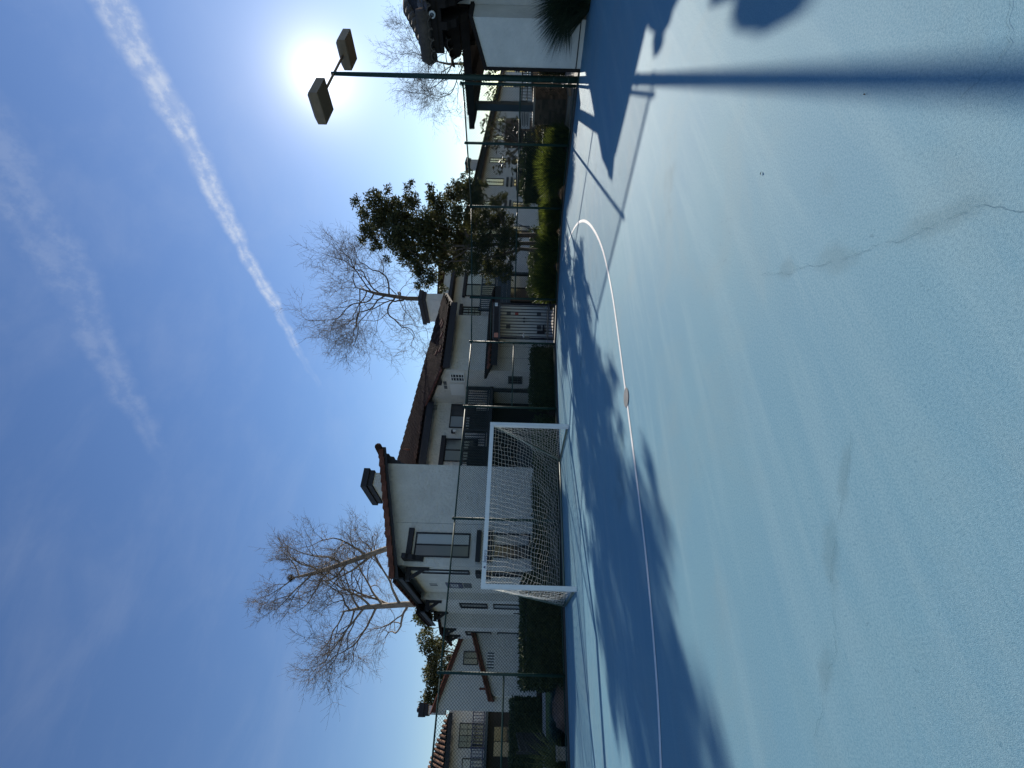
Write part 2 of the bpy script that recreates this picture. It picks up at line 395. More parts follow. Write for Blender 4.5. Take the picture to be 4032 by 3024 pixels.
struct(ribbon('edge_joint', [(-32, 12.45), (10.3, 12.45), (11.25, 11.55), (12.85, 9.35), (12.95, 3.0), (12.95, -20)], 0.035, 0.004, edge_m))
crack_m = mat('crack', (0.060, 0.135, 0.180), 0.9, spec=0.1); cq = random.Random(77)
for pl in ([(1.76, 0.51), (1.72, 0.54), (1.64, 0.59), (1.66, 0.69), (1.70, 0.78)], [(2.12, 1.93), (2.04, 1.84), (1.92, 1.73), (1.88, 1.65), (1.75, 1.52), (1.64, 1.37)],
           [(1.63, 1.36), (1.58, 1.28), (1.48, 1.15), (1.40, 1.02), (1.35, 0.94), (1.32, 0.89), (1.26, 0.86), (1.19, 0.83)], [(1.0, 1.76), (0.87, 1.87), (0.73, 2.01), (0.54, 2.20), (0.24, 2.34), (0.14, 2.48), (0.01, 2.59), (-0.10, 2.76)]):
    pts = [pl[0]]
    for a, b in zip(pl[:-1], pl[1:]):
        n_ = max(2, int(math.dist(a, b) / 0.018))
        pts += [(a[0] + (b[0] - a[0]) * k / n_ + cq.gauss(0, .0045), a[1] + (b[1] - a[1]) * k / n_ + cq.gauss(0, .0045)) for k in range(1, n_ + 1)]
    k0 = 0
    while k0 < len(pts) - 3:                   # hairlines that open and close along their run
        k1 = min(len(pts), k0 + cq.randint(5, 14)); struct(ribbon('crack', pts[k0:k1], 0.0011, 0.003, crack_m)); k0 = k1 + cq.randint(0, 3)
kerb_m = mat('kerb_grey', (0.045, 0.048, 0.048), 0.9, 0.2, 5)
kb = MB(); kp = [(-32, 13.02), (10.55, 13.02), (11.68, 11.92), (13.25, 9.58), (13.25, 5.5)]
for a, c in zip(kp[:-1], kp[1:]): kb.beam((a[0], a[1], -0.02), (c[0], c[1], -0.02), 0.16, 0.12)
struct(kb.build('kerb', kerb_m))

# ------------------------------------------------------------------ chain link fences
def wire_panel(name, p0, p1, z0, z1, parent, pitch=0.072, rad=0.0034):
    p0 = Vector((p0[0], p0[1], 0)); p1 = Vector((p1[0], p1[1], 0)); d = (p1 - p0); Ln = d.length; d.normalize(); nrm = Vector((-d.y, d.x, 0))
    H = z1 - z0; vs = []; fs = []
    for sgn in (1, -1):
        k = -int(H / pitch) - 1
        while k * pitch < Ln + H + pitch:
            c = k * pitch; k += 1
            # line: u = c + sgn' * t , z = t
            if sgn == 1: t0, t1 = max(0, -c), min(H, Ln - c); u = lambda t: c + t
            else: t0, t1 = max(0, c - Ln), min(H, c); u = lambda t: c - t
            if t1 - t0 < 0.01: continue
            a = p0 + d * u(t0) + Vector((0, 0, z0 + t0)) + nrm * 0.0028 * sgn; b = p0 + d * u(t1) + Vector((0, 0, z0 + t1)) + nrm * 0.0028 * sgn
            w = (b - a).normalized(); x = nrm * rad; y = w.cross(nrm) * rad; o = len(vs)
            for q in (a, b):
                for ang in (0.5, 2.594, 4.689): vs.append(tuple(q + x * math.cos(ang) + y * math.sin(ang)))
            fs += [(o, o + 1, o + 4, o + 3), (o + 1, o + 2, o + 5, o + 4), (o + 2, o, o + 3, o + 5)]
    ob = MB().add(vs, fs).build(name, green_wire, parent); ob['kind'] = 'stuff'; return ob
def fence(label, pts, midrails, post_r=0.036, H=2.98, extra=(), wire=0.0034):
    t = thing('chain_link_fence', label, 'fence', 'chain link fences round the court')
    for i, (x, y) in enumerate(pts):
        if (i, 'skip') in extra: continue
        po = MB().tube([(x, y, -0.05), (x, y, H)], post_r, 10).build('post', green_pipe, t, True)
        MB().tube([(x, y, H), (x, y, H + 0.03), (x, y, H + 0.055)], [post_r * 1.15, post_r * 1.15, 0.008], 10).build('post_cap', green_pipe, po, True)
        for zt in np.arange(0.35, 2.8, 0.42):
            MB().tube([(x, y, zt), (x, y, zt + 0.022)], post_r * 1.18, 8).build('tie_band', green_pipe, po)
    for i, (a, b) in enumerate(zip(pts[:-1], pts[1:])):
        if ('nobay', i) in extra: continue
        MB().tube([(a[0], a[1], H - 0.03), (b[0], b[1], H - 0.03)], 0.021, 8).build('top_rail', green_pipe, t, True)
        MB().tube([(a[0], a[1], 0.07), (b[0], b[1], 0.07)], 0.014, 6).build('bottom_rail', green_pipe, t, True)
        if midrails[i]: MB().tube([(a[0], a[1], 1.47), (b[0], b[1], 1.47)], 0.021, 8).build('middle_rail', green_pipe, t, True)
        wire_panel('wire_mesh', a, b, 0.05, H - 0.01, t, rad=wire)
    return t
LEFT = [(-13.96, 13.02), (-10.31, 13.02), (-6.66, 13.02), (-3.01, 13.02), (0.64, 13.02), (4.29, 13.02), (7.92, 13.02), (10.55, 13.0)]
settle(fence('tall green chain link fence behind the white soccer goal', LEFT, [1, 1, 1, 1, 0, 0, 1]))
cf = fence('short green chain link corner fence between the metal gate and the gold grasses', [(11.65, 11.95), (13.35, 9.55)], [1])
# wire panel above the gate belongs to the corner fence
MB().tube([(10.55, 13.0, 2.95), (11.65, 11.95, 2.95)], 0.021, 8).build('top_rail', green_pipe, cf, True)
MB().tube([(10.55, 13.0, 2.28), (11.65, 11.95, 2.28)], 0.018, 8).build('middle_rail', green_pipe, cf, True)
wire_panel('wire_mesh', (10.55, 13.0), (11.65, 11.95), 2.29, 2.97, cf); settle(cf)
settle(fence('green chain link fence in front of the stone pier, running up to the light pole', [(13.35, 9.55), (13.27, 7.42), (13.27, 5.85)], [1, 1], extra=((0, 'skip'),), wire=0.0042))

# ------------------------------------------------------------------ gate in the cut corner
g0 = Vector((10.66, 12.93, 0)); g1 = Vector((11.55, 12.07, 0)); gd = (g1 - g0); gl = gd.length; gd.normalize()
gp = lambda u, z, n=0.0: tuple(g0 + gd * u + Vector((-gd.y, gd.x, 0)) * n + Vector((0, 0, z)))
t = thing('metal_gate', 'black metal bar gate in the fence corner with a steel lock', 'gate')
fr = MB()
for a, b in (((0.03, 0.06), (0.03, 2.2)), ((gl - 0.03, 0.06), (gl - 0.03, 2.2)), ((0.0, 2.2), (gl, 2.2)), ((0.0, 0.09), (gl, 0.09)), ((0.0, 0.30), (gl, 0.30)), ((0.0, 1.98), (gl, 1.98))):
    fr.beam(gp(*a), gp(*b), 0.055, 0.055)
fr.build('gate_frame', black_iron, t)
for k in range(11):
    u = 0.10 + k * (gl - 0.20) / 10
    MB().beam(gp(u, 0.09), gp(u, 2.0), 0.022, 0.022).build('bar', black_iron, t)
MB().prism([gp(0.02, 0.92, -0.03), gp(0.12, 0.92, -0.03), gp(0.12, 1.38, -0.03), gp(0.02, 1.38, -0.03)], Vector((gd.y, -gd.x, 0)) * 0.03).build('lock_plate', black_iron, t)
MB().tube([gp(0.10, 1.13, -0.08), gp(0.10, 1.13, -0.14), gp(0.24, 1.13, -0.14)], 0.014, 8).build('handle', steel, t, True)
MB().tube([gp(0.10, 1.13, -0.06), gp(0.10, 1.13, -0.075)], 0.045, 12).build('lock_rose', steel, t, True)
MB().prism([gp(0.05, 2.02, -0.035), gp(0.20, 2.02, -0.035), gp(0.20, 2.16, -0.035), gp(0.05, 2.16, -0.035)], Vector((gd.y, -gd.x, 0)) * 0.004).build('notice_plate', orange_sign, t)
MB().box(-0.05, 0.05, -0.03, 0.03, -0.05, 0.05).build('gate_closer', white_plain, t, origin=None).location = gp(gl - 0.06, 2.1, -0.06)
settle(t)

# ------------------------------------------------------------------ goal
t = thing('soccer_goal', 'white framed soccer goal with a sagging cream net', 'goal')
xL, xR, yF, yB, gh = 2.09, 5.98, 10.70, 12.72, 2.0
part('goalpost', white_paint, t, (xL - .045, xL + .045, yF - .05, yF + .05, 0.0, gh))
part('goalpost', white_paint, t, (xR - .045, xR + .045, yF - .05, yF + .05, 0.0, gh))
cb = part('crossbar', white_paint, t, (xL + .046, xR - .046, yF - .048, yF + .048, gh - .095, gh - .002))
for x in (xL, xR):
    MB().tube([(x, yF + .06, 0.03), (x + 0.25 * 0, yB, 0.03)], 0.026, 8).build('ground_bar', brace_m, t, True)
    MB().tube([(x, yF + .05, gh - .06), (x, yF + 1.75, 0.28), (x, yB - .05, 0.07), (x, yB, 0.05)], 0.022, 8).build('brace', brace_m, t, True)
MB().tube([(xL, yB, 0.03), (xR, yB, 0.03)], 0.026, 8).build('back_bar', brace_m, t, True)
def text_mesh(body, size, material, name, parent, mw, extrude=0.001):
    cu = bpy.data.curves.new(name, 'FONT'); cu.body = body; cu.size = size; cu.extrude = extrude; cu.align_x = 'CENTER'; cu.align_y = 'CENTER'
    tmp = bpy.data.objects.new(name, cu); COL.objects.link(tmp); bpy.context.view_layer.update()
    dg = bpy.context.evaluated_depsgraph_get(); me = bpy.data.meshes.new_from_object(tmp.evaluated_get(dg))
    bpy.data.objects.remove(tmp); bpy.data.curves.remove(cu); me.transform(mw); me.materials.clear(); me.materials.append(material)
    return link(name, me, parent)
FACE_Y = Matrix(((1, 0, 0), (0, 0, -1), (0, 1, 0))).to_4x4()                        # text on a wall facing -Y
FACE_X = Matrix(((0, 0, -1), (-1, 0, 0), (0, 1, 0))).to_4x4()                       # text on a wall facing -X
text_mesh('Jaypro', 0.105, ink, 'lettering', cb, Matrix.Translation((2.70, yF - .0495, gh - .055)) @ FACE_Y)
MB().prism([(2.44, yF - .0485, gh - .075), (2.50, yF - .0485, gh - .075), (2.47, yF - .0485, gh - .025)], (0, -0.0015, 0)).build('emblem', ink, cb)
# net
def net_lines(fn, nu, nv, rad, rnd):
    mb = MB()
    P = [[Vector(fn(i / nu, j / nv)) + Vector(rnd.normal(scale=0.008, size=3)) for j in range(nv + 1)] for i in range(nu + 1)]
    for i in range(nu + 1): mb.tube(P[i], rad, 3, False)
    for j in range(nv + 1): mb.tube([P[i][j] for i in range(nu + 1)], rad, 3, False)
    return mb
nr = np.random.default_rng(5)
def back_net(s, v):
    x = xL + (xR - xL) * s
    pinch = math.exp(-min(s, 1 - s) / 0.06)
    sag = math.sin(math.pi * min(1, v * 1.02)) ; wob = 0.05 * math.sin(9 * s + 2.2 * v) + 0.04 * math.sin(23 * s + 5 * v)
    y0, z0, y1, z1 = yF + .05, gh - .06, yB - .10, 0.12 + 0.10 * math.exp(-s / 0.12)
    y = y0 + (y1 - y0) * (v ** 1.15); z = z0 + (z1 - z0) * v
    mid = 0.30 * sag * (1 - 0.75 * pinch) * (0.75 + 0.25 * math.sin(3.3 * s + 0.5))
    y -= mid * 0.45 + wob * sag * 0.6; z -= mid * 0.75 - wob * sag * 0.7
    x += 0.05 * math.sin(6 * v + 7 * s) * sag + 0.12 * (0.5 - s) * sag * pinch
    return (x, y, max(z, 0.05))
ob = net_lines(back_net, 36, 26, 0.0028, nr).build('net', net_cord, t); ob['kind'] = 'stuff'
for x, sg in ((xL, -1), (xR, 1)):
    def side_net(s, v, x=x, sg=sg):
        yt = yF + .05 + 0.04 * s; zt = gh - .08
        yb = yF + .08 + (yB - yF - .2) * s
        y = yt + (yb - yt) * v; z = zt + (0.10 - zt) * v - 0.12 * math.sin(math.pi * v) * s
        return (x + sg * 0.09 * math.sin(math.pi * v) * math.sin(math.pi * min(1, s + .15)), y, max(z, 0.05))
    ob = net_lines(side_net, 16, 22, 0.0028, nr).build('side_net', net_cord, t); ob['kind'] = 'stuff'
settle(t)

# ------------------------------------------------------------------ court light
t = thing('court_light', 'green light pole with two box floodlights beside the clubhouse wall', 'light pole')
px, py = 13.22, 5.68
MB().tube([(px, py, -0.05), (px, py, 3.0), (px, py, 6.28)], [0.080, 0.066, 0.046], 14).build('pole', green_pipe, t, True)
MB().tube([(px, py, -0.02), (px, py, 0.03)], 0.16, 14).build('base_flange', green_pipe, t, True)
for zt in (0.25, 0.62, 1.0, 1.4, 1.85, 2.25, 2.6, 2.9):
    MB().tube([(px - .002, py, zt), (px - .002, py, zt + 0.03)], 0.084, 12).build('tie_band', green_pipe, t)
MB().tube([(px - 1.05, py, 6.22), (px + 1.0, py, 6.22)], 0.03, 8).build('arm', lamp_m, t, True)
for cx in (11.80, 14.62):
    lb = MB(); w, d, h = 0.36, 0.36, 0.13
    lb.prism([(cx - w, py - d, 6.08), (cx + w, py - d, 6.08), (cx + w, py + d, 6.08), (cx - w, py + d, 6.08)], (0, 0, 0.20))
    lb.add([(cx - w, py - d, 6.28), (cx + w, py - d, 6.28), (cx + w, py + d, 6.28), (cx - w, py + d, 6.28), (cx - w * .7, py - d * .7, 6.36), (cx + w * .7, py - d * .7, 6.36), (cx + w * .7, py + d * .7, 6.36), (cx - w * .7, py + d * .7, 6.36)],
           [(0, 1, 5, 4), (1, 2, 6, 5), (2, 3, 7, 6), (3, 0, 4, 7), (4, 5, 6, 7)])
    hd = lb.build('lamp_housing', lamp_m, t)
    part('lamp_lens', lens_m, hd, (cx - .34, cx + .34, py - .34, py + .34, 6.07, 6.078))
settle(t)

# ------------------------------------------------------------------ building kit
def mapf(face, plane):
    if face == '-y': return lambda u, d, z: (u, plane - d, z)
    return lambda u, d, z: (plane - d, u, z)
def fbox(mb, mp, u0, u1, d0, d1, z0, z1):
    vs = [mp(u, d, z) for z in (z0, z1) for (u, d) in ((u0, d0), (u1, d0), (u1, d1), (u0, d1))]
    return mb.add(vs, [(0, 3, 2, 1), (4, 5, 6, 7), (0, 1, 5, 4), (1, 2, 6, 5), (2, 3, 7, 6), (3, 0, 4, 7)])
def window(parent, face, plane, u0, u1, z0, z1, panes=('d', 'b'), split='v', fw=0.045, grid=None, frame_m=None):
    mp = mapf(face, plane); mats = {'d': glass_dark, 'b': glass_blind, 't': glass_tan, 'i': interior}
    w = MB()
    for a in ((u0, u1, z0, z0 + fw), (u0, u1, z1 - fw, z1), (u0, u0 + fw, z0 + fw, z1 - fw), (u1 - fw, u1, z0 + fw, z1 - fw)):
        fbox(w, mp, a[0], a[1], 0.002, 0.05, a[2], a[3])
    fo = w.build('window', frame_m or trim, parent); n = len(panes)
    for i, p in enumerate(panes):
        a = u0 + fw + (u1 - u0 - 2 * fw) * i / n; b = u0 + fw + (u1 - u0 - 2 * fw) * (i + 1) / n
        if split == 'h': q = (u0 + fw, u1 - fw, z0 + fw + (z1 - z0 - 2 * fw) * i / n, z0 + fw + (z1 - z0 - 2 * fw) * (i + 1) / n)
        else: q = (a, b, z0 + fw, z1 - fw)
        fbox(MB(), mp, q[0] + .004, q[1] - .004, 0.004, 0.012, q[2] + .004, q[3] - .004).build('pane', mats[p], fo)
        if i:
            m = MB()
            if split == 'v': fbox(m, mp, a - .018, a + .018, 0.013, 0.045, z0 + fw, z1 - fw)
            else: fbox(m, mp, u0 + fw, u1 - fw, 0.013, 0.045, q[2] - .018, q[2] + .018)
            m.build('mullion', frame_m or trim, fo)
    if grid:
        for i in range(1, grid[0]): fbox(MB(), mp, u0 + (u1 - u0) * i / grid[0] - .012, u0 + (u1 - u0) * i / grid[0] + .012, 0.014, 0.04, z0 + fw, z1 - fw).build('glazing_bar', frame_m or trim, fo)
        for i in range(1, grid[1]): fbox(MB(), mp, u0 + fw, u1 - fw, 0.016, 0.042, z0 + (z1 - z0) * i / grid[1] - .012, z0 + (z1 - z0) * i / grid[1] + .012).build('glazing_bar', frame_m or trim, fo)
    return fo
def plank(parent, face, plane, u0, u1, z0, z1, d=0.10, name='lintel', m=None):
    return fbox(MB(), mapf(face, plane), u0, u1, -0.01, d, z0, z1).build(name, m or trim, parent)
def vent(parent, face, plane, u0, u1, z0, z1, n=4, m=None, horizontal=False):
    mp = mapf(face, plane); vo = fbox(MB(), mp, u0, u1, 0.002, 0.012, z0, z1).build('vent', white_plain if m is None else m, parent)
    for i in range(n):
        if horizontal: fbox(MB(), mp, u0 + .02, u1 - .02, 0.013, 0.022, z0 + (z1 - z0) * (i + .25) / n, z0 + (z1 - z0) * (i + .75) / n).build('slat', grey_vent, vo)
        else: fbox(MB(), mp, u0 + (u1 - u0) * (i + .25) / n, u0 + (u1 - u0) * (i + .75) / n, 0.013, 0.022, z0 + .02, z1 - .02).build('slat', grey_vent, vo)
    return vo
def railing(parent, face, plane, u0, u1, z0, z1, step=0.14, m=None, posts=()):
    m = m or balcony_m; mp = mapf(face, plane)
    r = MB(); fbox(r, mp, u0, u1, -0.03, 0.05, z1 - .06, z1); fbox(r, mp, u0, u1, -0.02, 0.04, z0, z0 + .06)
    ro = r.build('railing', m, parent); n = max(2, int((u1 - u0) / step)); me = None
    for i in range(n + 1):
        u = u0 + (u1 - u0) * i / n; c = Vector(mp(u, 0.01, 0))
        if me is None:
            me = MB().box(-.017, .017, -.017, .017, z0 + .06, z1 - .06).mesh('baluster'); me.materials.append(m)
        link('baluster', me, ro, (c.x, c.y, 0))
    for u in posts: fbox(MB(), mp, u - .05, u + .05, -0.05, 0.06, z0 - .1, z1 + .08).build('newel', m, ro)
    return ro
def barrel(r=0.085, ln=0.42, th=0.018, taper=0.8, seg=5):
    """half-round clay tile, axis along +Y, crown up"""
    vs = []; fs = []
    for j, (y, k) in enumerate(((0, 1.0), (ln, taper))):
        for i in range(seg + 1):
            a = math.pi * i / seg
            vs.append((r * k * math.cos(a), y, r * k * math.sin(a) * 0.85)); vs.append(((r * k - th) * math.cos(a), y, (r * k - th) * math.sin(a) * 0.85))
    o = 2 * (seg + 1)
    for i in range(seg):
        a, b = 2 * i, 2 * i + 2
        fs += [(a, b, o + b, o + a), (a + 1, o + a + 1, o + b + 1, b + 1), (a, a + 1, b + 1, b)]
    return MB().add(vs, fs).mesh('tile')
TILE = barrel(0.11); TILE.materials.append(tile_brown)
TILE_RED = barrel(0.11); TILE_RED.materials.append(tile_red)
TILE_BIG = barrel(0.10, 0.45); TILE_BIG.materials.append(tile_red)
def put_tile(parent, mesh, loc, rot, name='tile'):
    o = bpy.data.objects.new(name, mesh); COL.objects.link(o); o.parent = parent; o.location = loc; o.rotation_euler = rot; return o
def inside(poly, x, y):
    c = False; n = len(poly)
    for i in range(n):
        x0, y0 = poly[i]; x1, y1 = poly[(i + 1) % n]
        if (y0 > y) != (y1 > y) and x < (x1 - x0) * (y - y0) / (y1 - y0) + x0: c = not c
    return c
def tile_field(parent, poly, zf, slope, mesh, pitch_x=0.22, pitch_y=0.36, limit=300, rz=0.0):
    """barrel tiles over a roof plane that rises along +Y; nearest ones are single parts, the rest one joined part"""
    xs = [p[0] for p in poly]; ys = [p[1] for p in poly]; spots = []
    y = min(ys); 
    while y < max(ys):
        x = min(xs)
        while x < max(xs):
            if inside(poly, x + .02, y + .05): spots.append((x, y))
            x += pitch_x
        y += pitch_y * math.cos(slope)
    spots.sort(key=lambda s: s[1]); rt_ = random.Random(4)
    for i, (x, y) in enumerate(spots[:limit]):
        put_tile(parent, mesh, (x, y, zf(y) + 0.012), (slope + 0.03, rt_.uniform(-.05, .05), rt_.uniform(-.03, .03)))
    rest = MB(); mv = [v.co.copy() for v in mesh.vertices]; mf = [tuple(p.vertices) for p in mesh.polygons]
    for x, y in spots[limit:]:
        T = Matrix.Translation((x, y, zf(y) + .012)) @ Matrix.Rotation(slope + .03, 4, 'X') @ Matrix.Rotation(rt_.uniform(-.05, .05), 4, 'Y')
        rest.add([T @ v for v in mv], mf)
    if rest.v:
        ob = rest.build('roof_tiles', mesh.materials[0], parent); ob['kind'] = 'stuff'
def chimney(parent, x0, x1, y0, y1, z0, z1, cap=0.36, lip=0.13, m=None):
    c = part('chimney', m or stucco, parent, (x0, x1, y0, y1, z0, z1 - cap))
    part('chimney_cap', trim, c, (x0 - lip * .55, x1 + lip * .55, y0 - lip * .55, y1 + lip * .55, z1 - cap, z1 - cap * .55), (x0 - lip, x1 + lip, y0 - lip, y1 + lip, z1 - cap * .55 + .002, z1))
    MB().tube([((x0 + x1) / 2, y0 + (y1 - y0) * .3, z1), ((x0 + x1) / 2, y0 + (y1 - y0) * .3, z1 + .1), ((x0 + x1) / 2, y0 + (y1 - y0) * .3, z1 + .14)], [0.13, 0.13, 0.05], 10).build('flue', trim, c, True)
    return c
def bracket(parent, y, x_wall, reach, z, drop=0.62):
    b = MB(); b.box(x_wall - reach, x_wall + .02, y - .07, y + .07, z - .16, z); b.box(x_wall - .10, x_wall - .003, y - .06, y + .06, z - .16 - drop, z - .162)
    b.beam((x_wall - reach * .78, y, z - .16), (x_wall - .06, y, z - .16 - drop * .72), 0.10, 0.11)
    return b.build('bracket', trim, parent)

# ------------------------------------------------------------------ main apartment building behind the goal
B1 = thing('apartment_building', 'two storey white stucco apartment building with brown tile roof behind the goal', 'building')
mw = MB()
mw.prism([(3.93, 17.0, -0.1), (7.66, 17.0, -0.1), (7.66, 17.0, 6.22), (3.93, 17.0, 5.24)], (0, 9.0, 0))
mw.build('gable_wall', stucco, B1)
part('stair_wall', stucco, B1, (3.65, 3.929, 21.5, 25.04, -0.1, 5.05))
part('stair_wall', stucco, B1, (3.07, 3.929, 25.045, 30.0, -0.1, 4.62))
mid_wall = MB(); mid_wall.box(7.661, 12.2, 19.8, 27, -0.1, 5.40); mid_wall.build('recess_wall', stucco, B1)
sw = MB(); sw.prism([(12.2, 17.0, -0.1), (12.2, 19.799, -0.1), (12.2, 27, -0.1), (12.2, 27, 7.9), (12.2, 19.799, 5.42), (12.2, 17.0, 4.50)], (3.2, 0, 0)); sw.build('wing_wall', stucco, B1)
part('ground_floor_wall', stucco, B1, (15.401, 16.3, 17.02, 18.99, -0.1, 2.4))
part('balcony_wing_wall', stucco, B1, (15.402, 23.2, 19.0, 26.0, -0.1, 4.85))
part('upper_wall', stucco, B1, (23.0, 27.5, 24.2, 31.0, 4.6, 6.62))
# front gable roof: slab, rake tiles, ridge
def rz(x): return 5.30 + (x - 3.55) * 0.2614
ang = math.atan(0.2614)
rf = MB(); rf.prism([(3.42, 16.62, rz(3.42) - .17), (8.12, 16.62, rz(8.12) - .17), (8.12, 16.62, rz(8.12) - .02), (3.42, 16.62, rz(3.42) - .02)], (0, 9.6, 0)); rfo = rf.build('roof', wood_dark, B1)
part('barge_board', trim, rfo, )
bb = MB(); bb.prism([(3.40, 16.56, rz(3.40) - .24), (8.14, 16.56, rz(8.14) - .24), (8.14, 16.56, rz(8.14) - .06), (3.40, 16.56, rz(3.40) - .06)], (0, 0.058, 0)); bb.build('barge_board', trim, rfo)
rr = random.Random(2); nT = 14
for k in range(nT):
    x = 3.46 + k * (8.02 - 3.46) / nT; ln = (8.02 - 3.46) / nT
    tm = MB(); z0 = rz(x) - .10 - 0.018 * 0; zz = rz(x + ln) - .10
    tm.prism([(x - .03, 16.47 + rr.uniform(-.012, .012), z0 - .02), (x + ln, 16.47, zz - .055), (x + ln, 16.47, zz + .115), (x - .03, 16.47, z0 + .16 + rr.uniform(-.01, .01))], (0, 0.32, 0))
    tm.build('rake_tile', tile_red, rfo)
MB().tube([(8.10, 16.42, rz(8.1) + .03), (8.10, 26.2, rz(8.1) + .03)], 0.13, 10).build('ridge_tile', tile_brown, rfo, True)
for k in range(20):        # side eave: tile ends along the low edge
    y = 16.9 + k * 0.228
    put_tile(rfo, TILE_RED if k % 3 else TILE, (3.34, y, rz(3.34) - .06), (ang * 0, -ang * 0, 0)).rotation_euler = Matrix.Rotation(-math.pi / 2, 3, 'Z').to_euler()
part('side_fascia', trim, rfo, (3.44, 3.50, 16.85, 21.4, 4.93, 5.17))
s2 = MB(); s2.prism([(3.10, 21.42, 5.00), (4.6, 21.42, 5.40), (4.6, 21.42, 5.52), (3.10, 21.42, 5.12)], (0, 3.9, 0)); s2o = s2.build('stair_roof', wood_dark, B1)
for k in range(16):
    put_tile(s2o, TILE, (3.06, 21.5 + k * 0.24, 5.08), Matrix.Rotation(-math.pi / 2, 3, 'Z').to_euler())
part('side_fascia', trim, s2o, (3.12, 3.17, 21.43, 25.3, 4.82, 5.0))
s3 = MB(); s3.prism([(2.75, 25.0, 4.42), (4.4, 25.0, 4.86), (4.4, 25.0, 5.0), (2.75, 25.0, 4.56)], (0, 5.2, 0)); s3o = s3.build('stair_roof', tile_brown, B1)
bracket(B1, 17.25, 3.93, 0.46, 4.95); bracket(B1, 21.75, 3.65, 0.42, 4.86, 0.5); bracket(B1, 24.6, 3.65, 0.42, 4.86, 0.5)
bracket(B1, 25.5, 3.07, 0.30, 4.40, 0.4); bracket(B1, 28.0, 3.07, 0.30, 4.40, 0.4)
# corbels on the front gable
cr = MB(); cr.prism([(7.655, 17.02, 6.30), (8.10, 17.02, 6.38), (8.08, 17.02, 6.22), (7.98, 17.02, 6.14), (7.96, 17.02, 6.0), (7.84, 17.02, 5.92), (7.80, 17.02, 5.74), (7.72, 17.02, 5.68), (7.70, 17.02, 5.56), (7.655, 17.02, 5.56)], (0, 0.16, 0)); cr.build('corbel', trim, B1)
cl = MB(); cl.prism([(4.06, 16.99, 5.02), (4.06, 16.52, 5.04), (4.06, 16.54, 4.92), (4.06, 16.64, 4.84), (4.06, 16.68, 4.70), (4.06, 16.80, 4.60), (4.06, 16.86, 4.46), (4.06, 16.92, 4.36), (4.06, 16.99, 4.36)], (0.16, 0, 0)); cl.build('corbel', trim, B1)
# openings on the gable
window(B1, '-y', 17.0, 4.22, 5.06, 2.80, 4.72, ('d', 'b')); plank(B1, '-y', 17.0, 4.10, 5.18, 4.80, 4.98, 0.13); plank(B1, '-y', 17.0, 4.10, 5.16, 2.42, 2.58, 0.13, 'sill_beam')
window(B1, '-y', 17.0, 4.26, 5.10, 0.70, 1.98, ('d', 'b')); plank(B1, '-y', 17.0, 4.10, 5.16, 2.03, 2.20, 0.13)
part('control_joint', grey_vent, B1, (5.39, 5.40, 16.997, 17.0, 0.4, 5.5))
# side wall of the gable
window(B1, '-x', 3.93, 17.45, 17.95, 2.80, 4.50, ('b',)); plank(B1, '-x', 3.93, 17.40, 18.1, 2.40, 2.58, 0.13, 'sill_beam')
window(B1, '-x', 3.93, 17.5, 18.1, 0.75, 2.0, ('d',)); plank(B1, '-x', 3.93, 17.4, 18.2, 2.05, 2.22, 0.13)
vent(B1, '-x', 3.93, 19.7, 20.2, 4.18, 4.52, 2)
sp = fbox(MB(), mapf('-x', 3.93), 19.55, 20.45, 0.004, 0.03, 3.20, 3.85).build('number_sign', navy_sign, B1)
text_mesh('183', 0.42, white_plain, 'lettering', sp, Matrix.Translation((3.898, 20.0, 3.50)) @ FACE_X)
fbox(MB(), mapf('-x', 3.93), 19.6, 20.4, 0.004, 0.02, 2.86, 3.17).build('unit_plate', grey_vent, sp)
window(B1, '-x', 3.65, 22.15, 23.2, 2.3, 3.5, ('d',)); window(B1, '-x', 3.65, 22.15, 23.2, 0.65, 2.05, ('b',))
window(B1, '-x', 3.07, 26.4, 27.7, 2.2, 3.5, ('d',)); window(B1, '-x', 3.07, 26.4, 27.7, 0.6, 1.9, ('b',))
MB().box(3.62, 3.648, 24.4, 24.5, 0.75, 1.15).build('hose_bib', trim, B1)
chimney(B1, 7.63, 8.18, 19.13, 21.1, 5.6, 7.72, 0.46, 0.14)
# recess: windows, balcony
window(B1, '-y', 19.8, 10.82, 12.12, 3.2, 4.42, ('b', 'd')); window(B1, '-y', 19.8, 9.10, 10.25, 3.0, 4.50, ('d', 'd')); plank(B1, '-y', 19.8, 8.9, 10.36, 4.50, 4.70, 0.12)
vent(B1, '-y', 19.8, 11.74, 12.05, 5.06, 5.32, 4)
lp = part('wall_lamp', trim, B1, (10.52, 10.66, 19.66, 19.799, 4.10, 4.28)); MB().tube([(10.59, 19.64, 4.0), (10.59, 19.64, 4.06), (10.59, 19.64, 4.16), (10.59, 19.64, 4.2)], [0.03, 0.07, 0.07, 0.03], 10).build('lamp_globe', white_plain, lp, True)
part('balcony_floor', balcony_m, B1, (7.665, 12.195, 18.25, 19.795, 2.36, 2.52))
railing(B1, '-y', 18.30, 7.70, 12.15, 2.55, 3.53, 0.13, posts=(7.75, 9.9, 12.1))
part('balcony_post', balcony_m, B1, (9.84, 9.96, 18.30, 18.42, -0.1, 2.359)); part('balcony_post', balcony_m, B1, (12.0, 12.12, 18.30, 18.42, -0.1, 2.359))
part('porch_shade_sheet', interior, B1, (7.68, 12.19, 19.68, 19.79, -0.1, 2.35)); part('balcony_shade_panel', balcony_m, B1, (10.0, 11.0, 18.42, 18.45, 2.53, 3.35)); part('balcony_shade_panel', balcony_m, B1, (7.7, 9.2, 18.42, 18.45, 2.53, 3.30))  # flat dark sheet for shade under balcony; panels for shaded plants and furniture
part('porch_panel', balcony_m, B1, (7.68, 9.8, 18.32, 18.36, -0.1, 1.2))
